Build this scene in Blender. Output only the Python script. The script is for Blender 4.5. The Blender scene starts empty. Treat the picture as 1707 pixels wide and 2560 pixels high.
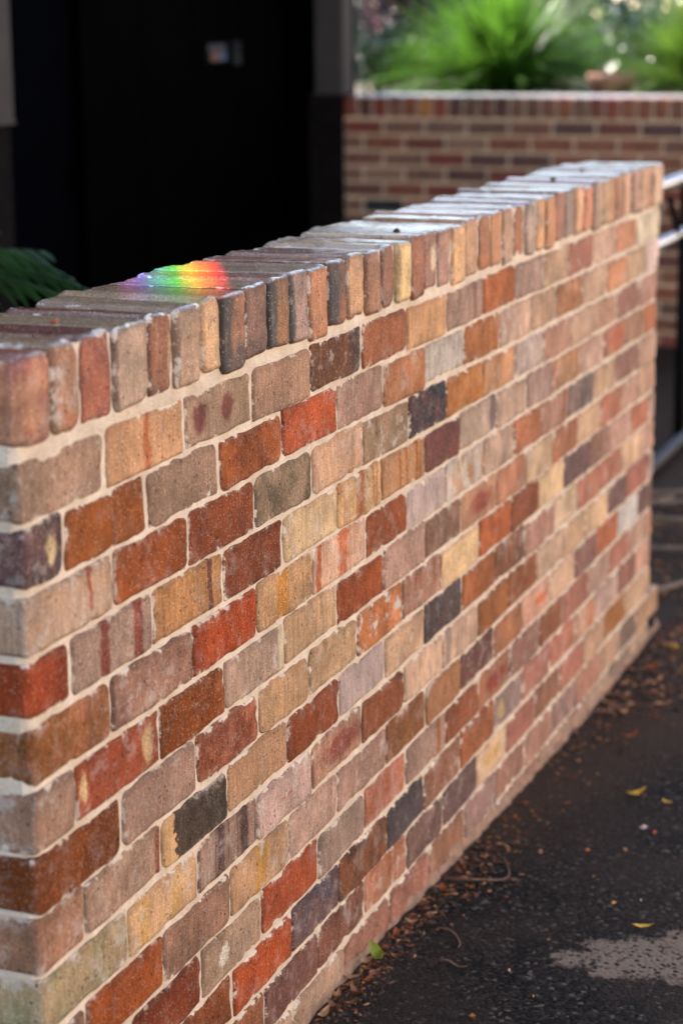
import bpy, bmesh, math, random
import numpy as np
from mathutils import Vector, Matrix, Euler
R = math.radians
sc = bpy.context.scene
COL = sc.collection
random.seed(11)
rng = np.random.default_rng(5)

# ---------------------------------------------------------------- camera
# metres: x runs along the brick wall away from the near corner, y to the left, z up.
# wall top at TOP, its face on y = 0
TOP = 1.31
cam = bpy.data.cameras.new('camera')
camo = bpy.data.objects.new('camera', cam)
COL.objects.link(camo)
sc.camera = camo
cam.sensor_fit = 'VERTICAL'
cam.sensor_height = 36.0
cam.lens = 36.0 * 5184.5 / 2560.0
cam.clip_start = 0.05
cam.clip_end = 2000
yaw, pitch, roll = R(20.854), R(-13.358), R(-0.471)
fw = Vector((math.cos(yaw) * math.cos(pitch), math.sin(yaw) * math.cos(pitch), math.sin(pitch)))
rt = fw.cross(Vector((0, 0, 1))).normalized()
up = rt.cross(fw)
r2 = rt * math.cos(roll) + up * math.sin(roll)
u2 = up * math.cos(roll) - rt * math.sin(roll)
M = Matrix((r2, u2, -fw)).transposed().to_4x4()
M.translation = Vector((-2.1592, -1.2407, 0.3939 + TOP))
camo.matrix_world = M
cam.dof.use_dof = True
cam.dof.focus_distance = 3.30
cam.dof.aperture_fstop = 3.2
cam.dof.aperture_blades = 0

# ---------------------------------------------------------------- light
SUN_AZ, SUN_EL = 62.0, 42.0        # azimuth from +x towards +y
w = bpy.data.worlds.new('World')
sc.world = w
w.use_nodes = True
wt = w.node_tree
bg = wt.nodes['Background']
sky = wt.nodes.new('ShaderNodeTexSky')
sky.sky_type = 'NISHITA'
sky.sun_disc = False
sky.sun_elevation = R(SUN_EL)
sky.sun_rotation = R(90 - SUN_AZ)
sky.air_density = 1.0
sky.dust_density = 1.0
sky.ozone_density = 1.0
tint = wt.nodes.new('ShaderNodeMix')
tint.data_type = 'RGBA'
tint.blend_type = 'MULTIPLY'
tint.inputs[0].default_value = 1.0
tint.inputs[7].default_value = (1.0, 0.93, 0.86, 1)
wt.links.new(sky.outputs[0], tint.inputs[6])
wt.links.new(tint.outputs[2], bg.inputs[0])
bg.inputs[1].default_value = 0.115
sun = bpy.data.lights.new('sun', 'SUN')
sun.energy = 4.0
sun.angle = R(0.53)
sun.color = (1.0, 0.93, 0.82)
suno = bpy.data.objects.new('sun', sun)
COL.objects.link(suno)
sd = Vector((math.cos(R(SUN_AZ)) * math.cos(R(SUN_EL)), math.sin(R(SUN_AZ)) * math.cos(R(SUN_EL)), math.sin(R(SUN_EL))))
suno.rotation_euler = sd.to_track_quat('Z', 'Y').to_euler()
suno.location = sd * 30
sc.view_settings.view_transform = 'Standard'
sc.view_settings.look = 'None'
sc.view_settings.gamma = 1.0
sc.view_settings.use_curve_mapping = False
sc.view_settings.exposure = 2.42
sc.render.engine = 'CYCLES'

# sunlight split by a bevelled pane: the spectrum that falls on the coping.
# A spot pointing straight down; its colour varies with the direction of the beam.
PR_H = 2.6
PC = (0.80, 0.12)
sp = bpy.data.lights.new('prism_sunbeam', 'SPOT')
sp.energy = 380.0
sp.spot_size = R(14)
sp.spot_blend = 0.0
sp.shadow_soft_size = 0.002
spo = bpy.data.objects.new('prism_sunbeam', sp)
COL.objects.link(spo)
spo.location = (PC[0], PC[1], TOP + PR_H)
sp.use_nodes = True


# ---------------------------------------------------------------- node helpers
class NT:
    def __init__(s, tree):
        s.t = tree
        s.n = tree.nodes
        s.l = tree.links

    def _in(s, sock, v):
        if v is None:
            return
        if isinstance(v, bpy.types.NodeSocket):
            s.l.new(v, sock)
        else:
            sock.default_value = v

    def math(s, op, a, b=None, c=None, clamp=False):
        n = s.n.new('ShaderNodeMath')
        n.operation = op
        n.use_clamp = clamp
        for i, v in enumerate((a, b, c)):
            s._in(n.inputs[i], v)
        return n.outputs[0]

    def vmath(s, op, a, b=None):
        n = s.n.new('ShaderNodeVectorMath')
        n.operation = op
        s._in(n.inputs[0], a)
        s._in(n.inputs[1], b)
        return n.outputs[0]

    def mix(s, f, a, b, mode='MIX'):
        n = s.n.new('ShaderNodeMix')
        n.data_type = 'RGBA'
        n.blend_type = mode
        s._in(n.inputs[0], f)
        s._in(n.inputs[6], a if not isinstance(a, tuple) else (*a[:3], 1))
        s._in(n.inputs[7], b if not isinstance(b, tuple) else (*b[:3], 1))
        return n.outputs[2]

    def noise(s, vec, scale, detail=3, rough=0.55, dist=0.0):
        n = s.n.new('ShaderNodeTexNoise')
        s._in(n.inputs['Vector'], vec)
        n.inputs['Scale'].default_value = scale
        n.inputs['Detail'].default_value = detail
        n.inputs['Roughness'].default_value = rough
        n.inputs['Distortion'].default_value = dist
        return n.outputs['Fac']

    def vor(s, vec, scale, feature='F1'):
        n = s.n.new('ShaderNodeTexVoronoi')
        n.feature = feature
        s._in(n.inputs['Vector'], vec)
        n.inputs['Scale'].default_value = scale
        return n

    def step(s, v, lo, hi, to0=0.0, to1=1.0):
        n = s.n.new('ShaderNodeMapRange')
        n.interpolation_type = 'SMOOTHSTEP'
        s._in(n.inputs[0], v)
        s._in(n.inputs[1], lo)
        s._in(n.inputs[2], hi)
        n.inputs[3].default_value = to0
        n.inputs[4].default_value = to1
        return n.outputs[0]

    def attr(s, name, kind='OBJECT'):
        n = s.n.new('ShaderNodeAttribute')
        n.attribute_type = kind
        n.attribute_name = name
        return n

    def sep(s, v):
        n = s.n.new('ShaderNodeSeparateXYZ')
        s._in(n.inputs[0], v)
        return n.outputs

    def comb(s, x, y, z):
        n = s.n.new('ShaderNodeCombineXYZ')
        for i, v in enumerate((x, y, z)):
            s._in(n.inputs[i], v)
        return n.outputs[0]

    def ramp(s, v, stops):
        n = s.n.new('ShaderNodeValToRGB')
        e = n.color_ramp.elements
        while len(e) < len(stops):
            e.new(0.5)
        for el, (p, c) in zip(e, stops):
            el.position = p
            el.color = (*c, 1)
        s._in(n.inputs[0], v)
        return n.outputs[0]

    def bump(s, h, strength, dist):
        n = s.n.new('ShaderNodeBump')
        n.inputs['Strength'].default_value = strength
        n.inputs['Distance'].default_value = dist
        s._in(n.inputs['Height'], h)
        return n.outputs[0]


def lin(c):
    if isinstance(c, str):
        c = tuple(int(c[i:i + 2], 16) for i in (0, 2, 4))
    return tuple(((v / 255) / 12.92 if v / 255 <= 0.04045 else ((v / 255 + 0.055) / 1.055) ** 2.4) for v in c)


def newmat(name):
    m = bpy.data.materials.new(name)
    m.use_nodes = True
    t = NT(m.node_tree)
    b = m.node_tree.nodes['Principled BSDF']
    return m, t, b


def obj_coord(t):
    n = t.n.new('ShaderNodeTexCoord')
    return n.outputs['Object'], n.outputs['Normal']


def world_pos(t):
    return t.n.new('ShaderNodeNewGeometry').outputs['Position']


def simple(name, col, rough=0.6, metal=0.0, var=0.25, scale=12.0, bump=0.15, bscale=80, spec=0.5, trans=0.0):
    m, t, b = newmat(name)
    P = world_pos(t)
    n = t.noise(P, scale, 4)
    c = t.mix(t.step(n, 0.3, 0.7), tuple(v * (1 - var) for v in col), tuple(v * (1 + var) for v in col))
    t._in(b.inputs['Base Color'], c)
    b.inputs['Roughness'].default_value = rough
    b.inputs['Metallic'].default_value = metal
    b.inputs['Specular IOR Level'].default_value = spec
    if spec < 0.1:
        b.inputs['Specular Tint'].default_value = (0.3, 0.3, 0.3, 1)
    if bump:
        t._in(b.inputs['Normal'], t.bump(t.noise(P, bscale, 3), bump, 0.003))
    if trans:
        tr = t.n.new('ShaderNodeBsdfTranslucent')
        t._in(tr.inputs[0], c)
        mx = t.n.new('ShaderNodeMixShader')
        mx.inputs[0].default_value = trans
        t.l.new(b.outputs[0], mx.inputs[1])
        t.l.new(tr.outputs[0], mx.inputs[2])
        t.l.new(mx.outputs[0], m.node_tree.nodes['Material Output'].inputs[0])
    return m


# spectrum of the beam
lt = NT(sp.node_tree)
em = sp.node_tree.nodes['Emission']
ltc = lt.n.new('ShaderNodeTexCoord').outputs['Normal']
lx, ly, lz = lt.sep(ltc)
az = lt.math('ABSOLUTE', lz)
wx = lt.math('ADD', lt.math('MULTIPLY', lt.math('DIVIDE', lx, az), PR_H), PC[0])
wy = lt.math('ADD', lt.math('MULTIPLY', lt.math('DIVIDE', ly, az), PR_H), PC[1])
q = lt.math('ADD', lt.math('MULTIPLY', wx, -0.45), lt.math('MULTIPLY', wy, 0.89))
tt = lt.math('ADD', lt.math('MULTIPLY', wx, 0.89), lt.math('MULTIPLY', wy, 0.45))
qn = lt.step(q, -0.31, -0.11)
lr = lt.n.new('ShaderNodeMapRange')
lt._in(lr.inputs[0], q)
lr.inputs[1].default_value = -0.30
lr.inputs[2].default_value = -0.12
spec_col = lt.ramp(lr.outputs[0], [(0.0, (0, 0, 0)), (0.10, (0.75, 0.03, 0.0)), (0.24, (1.0, 0.40, 0.0)),
                                   (0.33, (0.85, 0.85, 0.0)), (0.47, (0.05, 0.9, 0.06)), (0.62, (0.02, 0.55, 0.7)),
                                   (0.76, (0.10, 0.14, 1.0)), (0.88, (0.18, 0.06, 0.55)), (1.0, (0, 0, 0))])
env = lt.math('MULTIPLY', lt.step(tt, 0.42, 0.84), lt.step(tt, 1.04, 0.97))
lt._in(em.inputs[0], spec_col)
lt._in(em.inputs[1], env)


# ---------------------------------------------------------------- mesh helpers
def vnoise(p, seed=0):
    """value noise, p (n,3) -> about -1..1"""
    p = np.asarray(p, float)
    i = np.floor(p).astype(np.int64)
    f = p - i
    f = f * f * (3 - 2 * f)
    out = np.zeros(len(p))
    for dx in (0, 1):
        for dy in (0, 1):
            for dz in (0, 1):
                h = ((i[:, 0] + dx) * 374761393 + (i[:, 1] + dy) * 668265263 + (i[:, 2] + dz) * 2147483647 + seed * 1274126177) & 0xFFFFFFFF
                h = ((h ^ (h >> 13)) * 1274126177) & 0xFFFFFFFF
                h = h ^ (h >> 16)
                v = (h & 0xFFFF) / 32767.5 - 1
                wgt = (f[:, 0] if dx else 1 - f[:, 0]) * (f[:, 1] if dy else 1 - f[:, 1]) * (f[:, 2] if dz else 1 - f[:, 2])
                out += v * wgt
    return out


def fbm(p, seed=0, oct=3, gain=0.5):
    a, s, o = 1.0, 1.0, 0
    p = np.asarray(p, float)
    for k in range(oct):
        o = o + a * vnoise(p * s, seed + k)
        s *= 2.1
        a *= gain
    return o


def mesh_np(name, V, F, smooth=True, edge=None, cols=None):
    me = bpy.data.meshes.new(name)
    me.from_pydata(np.asarray(V).tolist() if isinstance(V, np.ndarray) else V, [], F)
    if smooth:
        me.polygons.foreach_set('use_smooth', np.ones(len(me.polygons), dtype=bool))
    if edge is not None:
        a = me.attributes.new('edge', 'FLOAT', 'POINT')
        a.data.foreach_set('value', np.asarray(edge, dtype=np.float32))
    if cols is not None:
        a = me.attributes.new('tone', 'FLOAT_COLOR', 'POINT')
        a.data.foreach_set('color', np.asarray(cols, dtype=np.float32).ravel())
    me.update()
    return me


def link(name, me, mat=None, parent=None, loc=(0, 0, 0), rot=(0, 0, 0)):
    o = bpy.data.objects.new(name, me)
    COL.objects.link(o)
    o.location = loc
    o.rotation_euler = rot
    if mat is not None and me is not None and not me.materials:
        me.materials.append(mat)
    if parent is not None:
        o.parent = parent
    return o


def tag(o, label=None, cat=None, group=None, kind=None):
    if label:
        o['label'] = label
    if cat:
        o['category'] = cat
    if group:
        o['group'] = group
    if kind:
        o['kind'] = kind
    return o


def empty(name, loc=(0, 0, 0)):
    o = bpy.data.objects.new(name, None)
    COL.objects.link(o)
    o.location = loc
    o.empty_display_size = 0.2
    return o


def box_me(name, size, bevel=0.004, seg=2):
    bm = bmesh.new()
    bmesh.ops.create_cube(bm, size=1.0)
    for v in bm.verts:
        v.co = Vector((v.co.x * size[0], v.co.y * size[1], v.co.z * size[2]))
    if bevel:
        bmesh.ops.bevel(bm, geom=bm.edges[:], offset=bevel, segments=seg, affect='EDGES', profile=0.6)
    me = bpy.data.meshes.new(name)
    bm.to_mesh(me)
    bm.free()
    return me


def tube_me(name, pts, rad, n=8, smooth=True):
    pts = [Vector(p) for p in pts]
    rad = rad if hasattr(rad, '__len__') else [rad] * len(pts)
    V, F = [], []
    for i, p in enumerate(pts):
        d = (pts[min(i + 1, len(pts) - 1)] - pts[max(i - 1, 0)]).normalized()
        a = d.cross(Vector((0, 0, 1)))
        if a.length < 0.05:
            a = d.cross(Vector((0, 1, 0)))
        a.normalize()
        b = d.cross(a)
        for k in range(n):
            t = 2 * math.pi * k / n
            V.append(tuple(p + (a * math.cos(t) + b * math.sin(t)) * rad[i]))
    for i in range(len(pts) - 1):
        for k in range(n):
            F.append((i * n + k, i * n + (k + 1) % n, (i + 1) * n + (k + 1) % n, (i + 1) * n + k))
    F.append(tuple(range(n))[::-1])
    F.append(tuple(range((len(pts) - 1) * n, len(pts) * n)))
    return mesh_np(name, V, F, smooth)


# ---------------------------------------------------------------- brick shape
def lines(h, fine, cell):
    """grid lines from -h to h, crowded near both ends"""
    f = [x for x in fine if x < h * 0.6]
    last = f[-1]
    inner = max(1, int(round((2 * h - 2 * last) / cell)))
    mid = list(np.linspace(-h + last, h - last, inner + 1))
    return np.array([-h + x for x in f[:-1]] + mid + [h - x for x in reversed(f[:-1])])


FINE = (0, 0.0012, 0.0028, 0.005, 0.0085, 0.0135)


def brick_me(name, L, D, H, seed, r=0.0045, rc=0.007, rl=None, chip=1.0, wav=0.0008, fullback=False, cell=0.010, ycell=None):
    """worn brick: L along x, D along y (front at -D/2), H along z; r arris radius, rc corner radius, rl radius of left arris"""
    hx, hz, hy = L / 2, H / 2, D / 2
    xs, zs = lines(hx, FINE, cell), lines(hz, FINE, cell)
    nx, nz = len(xs), len(zs)
    X, Z = np.meshgrid(xs, zs, indexing='ij')
    rs = random.Random(seed)

    def outline(X, Z, wob=True):
        X, Z = X.copy(), Z.copy()
        for sx in (-1, 1):
            for sz in (-1, 1):
                q = rc * rs.choice((0.5, 0.8, 1.0, 1.3, 2.1)) * chip
                q = min(q, 0.4 * hz)
                dx, dz = sx * X - (hx - q), sz * Z - (hz - q)
                m = (dx > 0) & (dz > 0)
                ln = np.hypot(dx, dz)
                mx = np.maximum(dx, dz)
                f = np.where(m & (ln > 0), mx / np.maximum(ln, 1e-9), 1.0)
                X = np.where(m, sx * (hx - q + dx * f), X)
                Z = np.where(m, sz * (hz - q + dz * f), Z)
        return X, Z
    st = rs.getstate()
    d = np.minimum(hx - np.abs(X), hz - np.abs(Z))
    Xo, Zo = outline(X, Z)
    de_ = np.minimum(hx - X, hz - np.abs(Z)) if rl else d
    # wobble of the outline
    P = np.stack([Xo.ravel() * 38, Zo.ravel() * 38, np.full(X.size, seed * 3.7)], 1)
    wobx = fbm(P, seed % 97, 3).reshape(X.shape)
    wobz = fbm(P + 31.7, seed % 89 + 5, 3).reshape(X.shape)
    fall = np.exp(-d / 0.012)
    Xw = Xo + wobx * 0.0020 * fall * chip
    lo_ = vnoise(np.stack([Xo.ravel() * 11, Zo.ravel() * 5, np.full(X.size, seed * 1.9)], 1), seed % 43).reshape(X.shape)
    Zw = Zo + wobz * 0.0020 * fall * chip + np.sign(Zo) * lo_ * 0.0013 * np.exp(-d / 0.03)

    def face(sgn, sd):
        rr = r * (1 + 0.45 * vnoise(np.stack([X.ravel() * 25, Z.ravel() * 25, np.full(X.size, sd * 1.3)], 1), sd % 53).reshape(X.shape))
        if rl:
            rr = np.where(X < -hx + rl * 1.2, np.maximum(rr, rl * np.clip((rl * 1.2 - (X + hx)) / (rl * 0.4), 0, 1)), rr)
        rr = np.maximum(rr, 0.0015)
        t = np.clip(1 - d / rr, 0, 1)
        rec = rr * (1 - np.sqrt(np.clip(1 - t * t, 0, 1)))
        cn = vnoise(np.stack([X.ravel() * 60, Z.ravel() * 60, np.full(X.size, sd * 2.1)], 1), sd % 71).reshape(X.shape)
        cb = vnoise(np.stack([X.ravel() * 16, Z.ravel() * 16, np.full(X.size, sd * 0.7)], 1), sd % 31).reshape(X.shape)
        chipm = np.clip((cn + cb - 0.55) * 2.2, 0, 1) * np.clip(1 - d / 0.016, 0, 1)
        rec = rec + chipm * 0.0035 * chip
        flat = fbm(np.stack([X.ravel() * 20, Z.ravel() * 20, np.full(X.size, sd * 0.9)], 1), sd % 41, 3).reshape(X.shape)
        rec = rec + flat * wav
        return sgn * (hy - rec), rec
    Yf, recf = face(-1, seed)
    V = [np.stack([Xw.ravel(), Yf.ravel(), Zw.ravel()], 1)]
    E = [de_.ravel()]
    idx = np.arange(nx * nz).reshape(nx, nz)
    F = []
    a, b, c, e = idx[:-1, :-1].ravel(), idx[1:, :-1].ravel(), idx[1:, 1:].ravel(), idx[:-1, 1:].ravel()
    F += list(zip(a.tolist(), b.tolist(), c.tolist(), e.tolist()))
    # perimeter, counter-clockwise seen from -y
    per = list(idx[:, 0]) + list(idx[-1, 1:]) + list(idx[-2::-1, -1]) + list(idx[0, -2:0:-1])
    per = np.array(per)
    base = V[0][per]
    npn = len(per)
    if fullback:
        Yb, recb = face(1, seed + 13)
        endy = Yb.ravel()[per]
    else:
        endy = np.full(npn, hy)
    n_off = nx * nz
    ring_prev = per
    starts = base[:, 1]
    if ycell:
        k = max(2, int(round(D / ycell)))
        ts = np.concatenate([[0.02, 0.06], np.linspace(0.12, 0.88, k), [0.94, 0.98]])
    else:
        ts = np.array([0.06, 0.3])
    outn = np.stack([base[:, 0] / hx, base[:, 2] / hz], 1)
    big = np.abs(outn).max(1, keepdims=True)
    side_n = np.where(np.abs(outn) >= big - 1e-6, np.sign(outn), 0)
    for t_ in ts:
        y = starts + (endy - starts) * t_
        pr = base.copy()
        pr[:, 1] = y
        amt = (0.0013 if ycell else 0.0007) * math.sin(math.pi * min(max(t_, 0), 1)) ** 0.3
        nn = fbm(np.stack([pr[:, 0] * 22, y * 22, pr[:, 2] * 22 + seed], 1), seed % 61, 3)
        pr[:, 0] += side_n[:, 0] * (nn - 0.4) * amt
        pr[:, 2] += side_n[:, 1] * (nn - 0.4) * amt
        V.append(pr)
        dy = np.minimum(y - starts, endy - y) if fullback else y - starts
        # distance to the neighbouring long edges
        lat = np.minimum(hx - np.abs(base[:, 0]), hz - np.abs(base[:, 2]))
        lat2 = np.maximum(hx - np.abs(base[:, 0]), hz - np.abs(base[:, 2]))
        ee = np.minimum(dy, lat2) + 0 * lat
        if rl:
            ee = np.where(base[:, 0] < 0, np.minimum(hz - np.abs(base[:, 2]) + 0.0, 0.05), ee)
        E.append(ee)
        ring = np.arange(n_off, n_off + npn)
        n_off += npn
        for i in range(npn):
            j = (i + 1) % npn
            F.append((int(ring_prev[j]), int(ring_prev[i]), int(ring[i]), int(ring[j])))
        ring_prev = ring
    if fullback:
        V.append(np.stack([Xw.ravel(), Yb.ravel(), Zw.ravel()], 1))
        E.append(d.ravel())
        ib = idx + n_off
        F += list(zip(ib[:-1, :-1].ravel().tolist(), ib[:-1, 1:].ravel().tolist(), ib[1:, 1:].ravel().tolist(), ib[1:, :-1].ravel().tolist()))
        ring = per + n_off
        for i in range(npn):
            j = (i + 1) % npn
            F.append((int(ring_prev[j]), int(ring_prev[i]), int(ring[i]), int(ring[j])))
    else:
        pr = base.copy()
        pr[:, 1] = hy
        V.append(pr)
        E.append(np.full(npn, 0.05))
        ring = np.arange(n_off, n_off + npn)
        for i in range(npn):
            j = (i + 1) % npn
            F.append((int(ring_prev[j]), int(ring_prev[i]), int(ring[i]), int(ring[j])))
        F.append(tuple(int(v) for v in ring[::-1]))
    return mesh_np(name, np.concatenate(V), F, True, np.concatenate(E))


# ---------------------------------------------------------------- brick material
MORTAR = lin((240, 219, 197))


def brick_material(name, rough=0.82, gloss=False):
    m, t, b = newmat(name)
    oc, onrm = obj_coord(t)
    seed = t.attr('seed').outputs['Fac']
    P = t.vmath('ADD', oc, t.comb(t.math('MULTIPLY', seed, 3.13), t.math('MULTIPLY', seed, 1.71), t.math('MULTIPLY', seed, 2.37)))
    c1 = t.attr('c1').outputs['Color']
    c2 = t.attr('c2').outputs['Color']
    c3 = t.attr('c3').outputs['Color']
    k1 = t.sep(t.attr('k1').outputs['Vector'])   # mottle, stripes, smear
    k2 = t.sep(t.attr('k2').outputs['Vector'])   # white, dark edge, speck
    hd = t.sep(t.attr('hd').outputs['Vector'])   # half length, top amount, half height
    edge = t.attr('edge', 'GEOMETRY').outputs['Fac']
    nb = t.noise(P, 20, 5, 0.6, 0.4)
    nb2 = t.noise(t.vmath('ADD', P, (7.3, 2.2, 5.5)), 26, 5, 0.65)
    nm = t.noise(P, 120, 4, 0.6)
    nf = t.noise(P, 520, 3, 0.6)
    x, y, z = t.sep(oc)
    px, py, pz = t.sep(P)
    # two burnt tones
    col = t.mix(t.math('MULTIPLY', t.step(nb, 0.40, 0.66), k1[0]), c1, c2)
    # flashed stripes running down the face
    sv = t.comb(px, 0.0, t.math('MULTIPLY', pz, 0.05))
    sn = t.noise(sv, 62, 2, 0.5)
    smask = t.math('MULTIPLY', t.step(t.math('ADD', sn, t.math('MULTIPLY', t.math('SUBTRACT', nm, 0.5), 0.12)), 0.53, 0.62), k1[1])
    col = t.mix(smask, col, c3)
    # patches given brick by brick (centre, half width, half height as fractions)
    xw = t.math('ADD', x, t.math('ADD', t.math('MULTIPLY', t.math('SUBTRACT', nb, 0.5), 0.030), t.math('MULTIPLY', t.math('SUBTRACT', nm, 0.5), 0.010)))
    zw = t.math('ADD', z, t.math('ADD', t.math('MULTIPLY', t.math('SUBTRACT', nb2, 0.5), 0.035), t.math('MULTIPLY', t.math('SUBTRACT', nm, 0.5), 0.010)))
    for nm_ in ('p1', 'p2'):
        pv = t.sep(t.attr(nm_).outputs['Vector'])
        dx = t.math('DIVIDE', t.math('SUBTRACT', t.math('DIVIDE', xw, hd[0]), pv[0]), t.math('MAXIMUM', pv[1], 0.001))
        dz = t.math('DIVIDE', t.math('DIVIDE', zw, hd[2]), t.math('MAXIMUM', pv[2], 0.001))
        rr = t.math('SQRT', t.math('ADD', t.math('MULTIPLY', dx, dx), t.math('MULTIPLY', dz, dz)))
        rr = t.math('ADD', rr, t.math('MULTIPLY', t.math('SUBTRACT', nm, 0.5), 0.7))
        rr = t.math('ADD', rr, t.math('MULTIPLY', t.math('SUBTRACT', nb2, 0.5), 0.8))
        psh = t.attr('ps').outputs['Fac']
        pm = t.math('MULTIPLY', t.step(rr, t.math('ADD', 1.0, psh), t.math('SUBTRACT', 1.0, psh)), t.math('GREATER_THAN', pv[1], 0.002))
        col = t.mix(t.math('MULTIPLY', pm, t.step(nf, 0.25, 0.55, 0.55, 0.95)), col, c3)
    ng = t.noise(P, 8, 3, 0.6)
    gv = t.step(ng, 0.32, 0.68, 0.76, 1.22)
    col = t.mix(1.0, col, t.comb(gv, gv, gv), 'MULTIPLY')
    drag = t.noise(t.comb(px, py, t.math('MULTIPLY', pz, 0.16)), 150, 3, 0.6)
    dv = t.step(drag, 0.3, 0.7, 0.84, 1.16)
    col = t.mix(1.0, col, t.comb(dv, dv, t.math('MULTIPLY', dv, 0.99)), 'MULTIPLY')
    hz_ = t.step(t.noise(t.vmath('ADD', P, (1.1, 9.2, 4.4)), 34, 5, 0.7), 0.52, 0.74)
    col = t.mix(t.math('MULTIPLY', hz_, 0.20), col, (0.52, 0.42, 0.36))
    # bed face of coping bricks
    top = t.math('MULTIPLY', t.step(t.sep(onrm)[2], 0.45, 0.8), hd[1])
    ct = t.attr('ct').outputs['Color']
    ctv = t.mix(t.step(nb2, 0.35, 0.65), t.mix(1.0, ct, (1.06, 0.97, 0.9), 'MULTIPLY'), t.mix(0.18, t.mix(1.0, ct, (0.8, 0.8, 0.8), 'MULTIPLY'), c1))
    col = t.mix(top, col, ctv)
    # sanded, rougher arris
    em_ = t.step(t.math('ADD', edge, t.math('MULTIPLY', t.math('SUBTRACT', nm, 0.5), 0.016)), 0.0125, 0.002)
    em_ = t.math('MULTIPLY', em_, t.math('MULTIPLY', k2[1], 1.25), None, True)
    dark = t.mix(1.0, col, (0.40, 0.37, 0.36), 'MULTIPLY')
    grain = t.step(nf, 0.42, 0.60)
    # dusty bloom on the worn rim, heavier along some edges than others
    bl = t.step(t.math('ADD', edge, t.math('MULTIPLY', t.math('SUBTRACT', nb, 0.5), 0.05)), 0.013, 0.003)
    bl = t.math('MULTIPLY', t.math('MULTIPLY', bl, t.step(nm, 0.38, 0.62)), t.step(nb2, 0.40, 0.62, 0.15, 0.75))
    pale = t.mix(0.38, t.mix(1.0, col, (1.5, 1.45, 1.45), 'MULTIPLY'), (0.62, 0.47, 0.38))
    col = t.mix(t.math('MULTIPLY', bl, 0.30 if gloss else 0.75), col, pale)
    col = t.mix(t.math('MULTIPLY', em_, t.math('ADD', t.math('MULTIPLY', grain, 0.62), 0.22 if gloss else 0.0)), col, dark)
    # grog and sand specks
    v1 = t.vor(P, 300)
    rnd = t.sep(v1.outputs['Color'])[0]
    s1 = t.math('MULTIPLY', t.step(v1.outputs['Distance'], 0.42, 0.22), t.math('GREATER_THAN', rnd, 0.74))
    lightc = t.mix(0.5, t.mix(1.0, col, (2.2, 2.1, 2.0), 'MULTIPLY'), (0.62, 0.47, 0.33))
    col = t.mix(t.math('MULTIPLY', s1, k2[2]), col, lightc)
    v2 = t.vor(t.vmath('ADD', P, (3.3, 1.1, 2.7)), 380)
    rnd2 = t.sep(v2.outputs['Color'])[1]
    s2 = t.math('MULTIPLY', t.step(v2.outputs['Distance'], 0.45, 0.2), t.math('GREATER_THAN', rnd2, 0.84))
    col = t.mix(t.math('MULTIPLY', s2, t.math('MULTIPLY', k2[2], 1.0)), col, t.mix(1.0, col, (0.35, 0.33, 0.35), 'MULTIPLY'))
    v3 = t.vor(t.vmath('ADD', P, (8.3, 4.1, 6.7)), 120)
    pit = t.math('MULTIPLY', t.step(v3.outputs['Distance'], 0.40, 0.12), t.math('GREATER_THAN', t.sep(v3.outputs['Color'])[2], 0.86))
    col = t.mix(t.math('MULTIPLY', pit, 0.8), col, t.mix(1.0, col, (0.22, 0.2, 0.2), 'MULTIPLY'))
    g = t.step(nf, 0.28, 0.72, 0.58, 1.42)
    col = t.mix(1.0, col, t.comb(g, g, g), 'MULTIPLY')
    # mortar smeared over the edges and left on the face
    e2 = t.math('ADD', edge, t.math('MULTIPLY', t.math('SUBTRACT', nm, 0.5), 0.010))
    e2 = t.math('ADD', e2, t.math('MULTIPLY', t.math('SUBTRACT', 0.585, nb2), 0.060))
    sme = t.math('MULTIPLY', t.step(e2, 0.0045, 0.0005), k1[2])
    smw = t.math('MULTIPLY', t.step(t.math('ADD', nb2, t.math('MULTIPLY', t.math('SUBTRACT', nm, 0.5), 0.35)), 0.52, 0.68), k2[0])
    mcol = t.mix(nm, tuple(v * 0.82 for v in MORTAR), tuple(v * 0.98 for v in MORTAR))
    wcol = t.mix(nf, (0.48, 0.41, 0.36), (0.68, 0.60, 0.54))
    col = t.mix(smw, col, wcol)
    col = t.mix(t.math('MULTIPLY', sme, 0.92), col, mcol)
    t._in(b.inputs['Base Color'], col)
    ro = t.step(nm, 0.3, 0.7, rough - 0.10, rough + 0.08)
    if gloss:
        ro = t.math('ADD', t.math('MULTIPLY', ro, t.math('SUBTRACT', 1.0, top)), t.math('MULTIPLY', top, t.step(nm, 0.3, 0.7, 0.17, 0.25)))
    t._in(b.inputs['Roughness'], ro)
    b.inputs['Specular IOR Level'].default_value = 0.7 if gloss else 0.22
    h = t.math('ADD', t.math('MULTIPLY', nf, 0.8), t.math('MULTIPLY', nm, 1.0))
    h = t.math('SUBTRACT', h, t.math('ADD', t.math('MULTIPLY', s2, 0.55), t.math('MULTIPLY', pit, 1.3)))
    h = t.math('ADD', h, t.math('MULTIPLY', sme, 0.5))
    h = t.math('ADD', h, t.math('MULTIPLY', t.math('MULTIPLY', em_, nf), 1.2))
    t._in(b.inputs['Normal'], t.bump(t.math('MULTIPLY', h, t.math('SUBTRACT', 1.0, t.math('MULTIPLY', top, 0.65))) if gloss else h, 0.6, 0.0024))
    return m


M_BRICK = brick_material('fired_clay')
M_COPE = brick_material('fired_clay_coping', rough=0.62, gloss=True)


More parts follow.
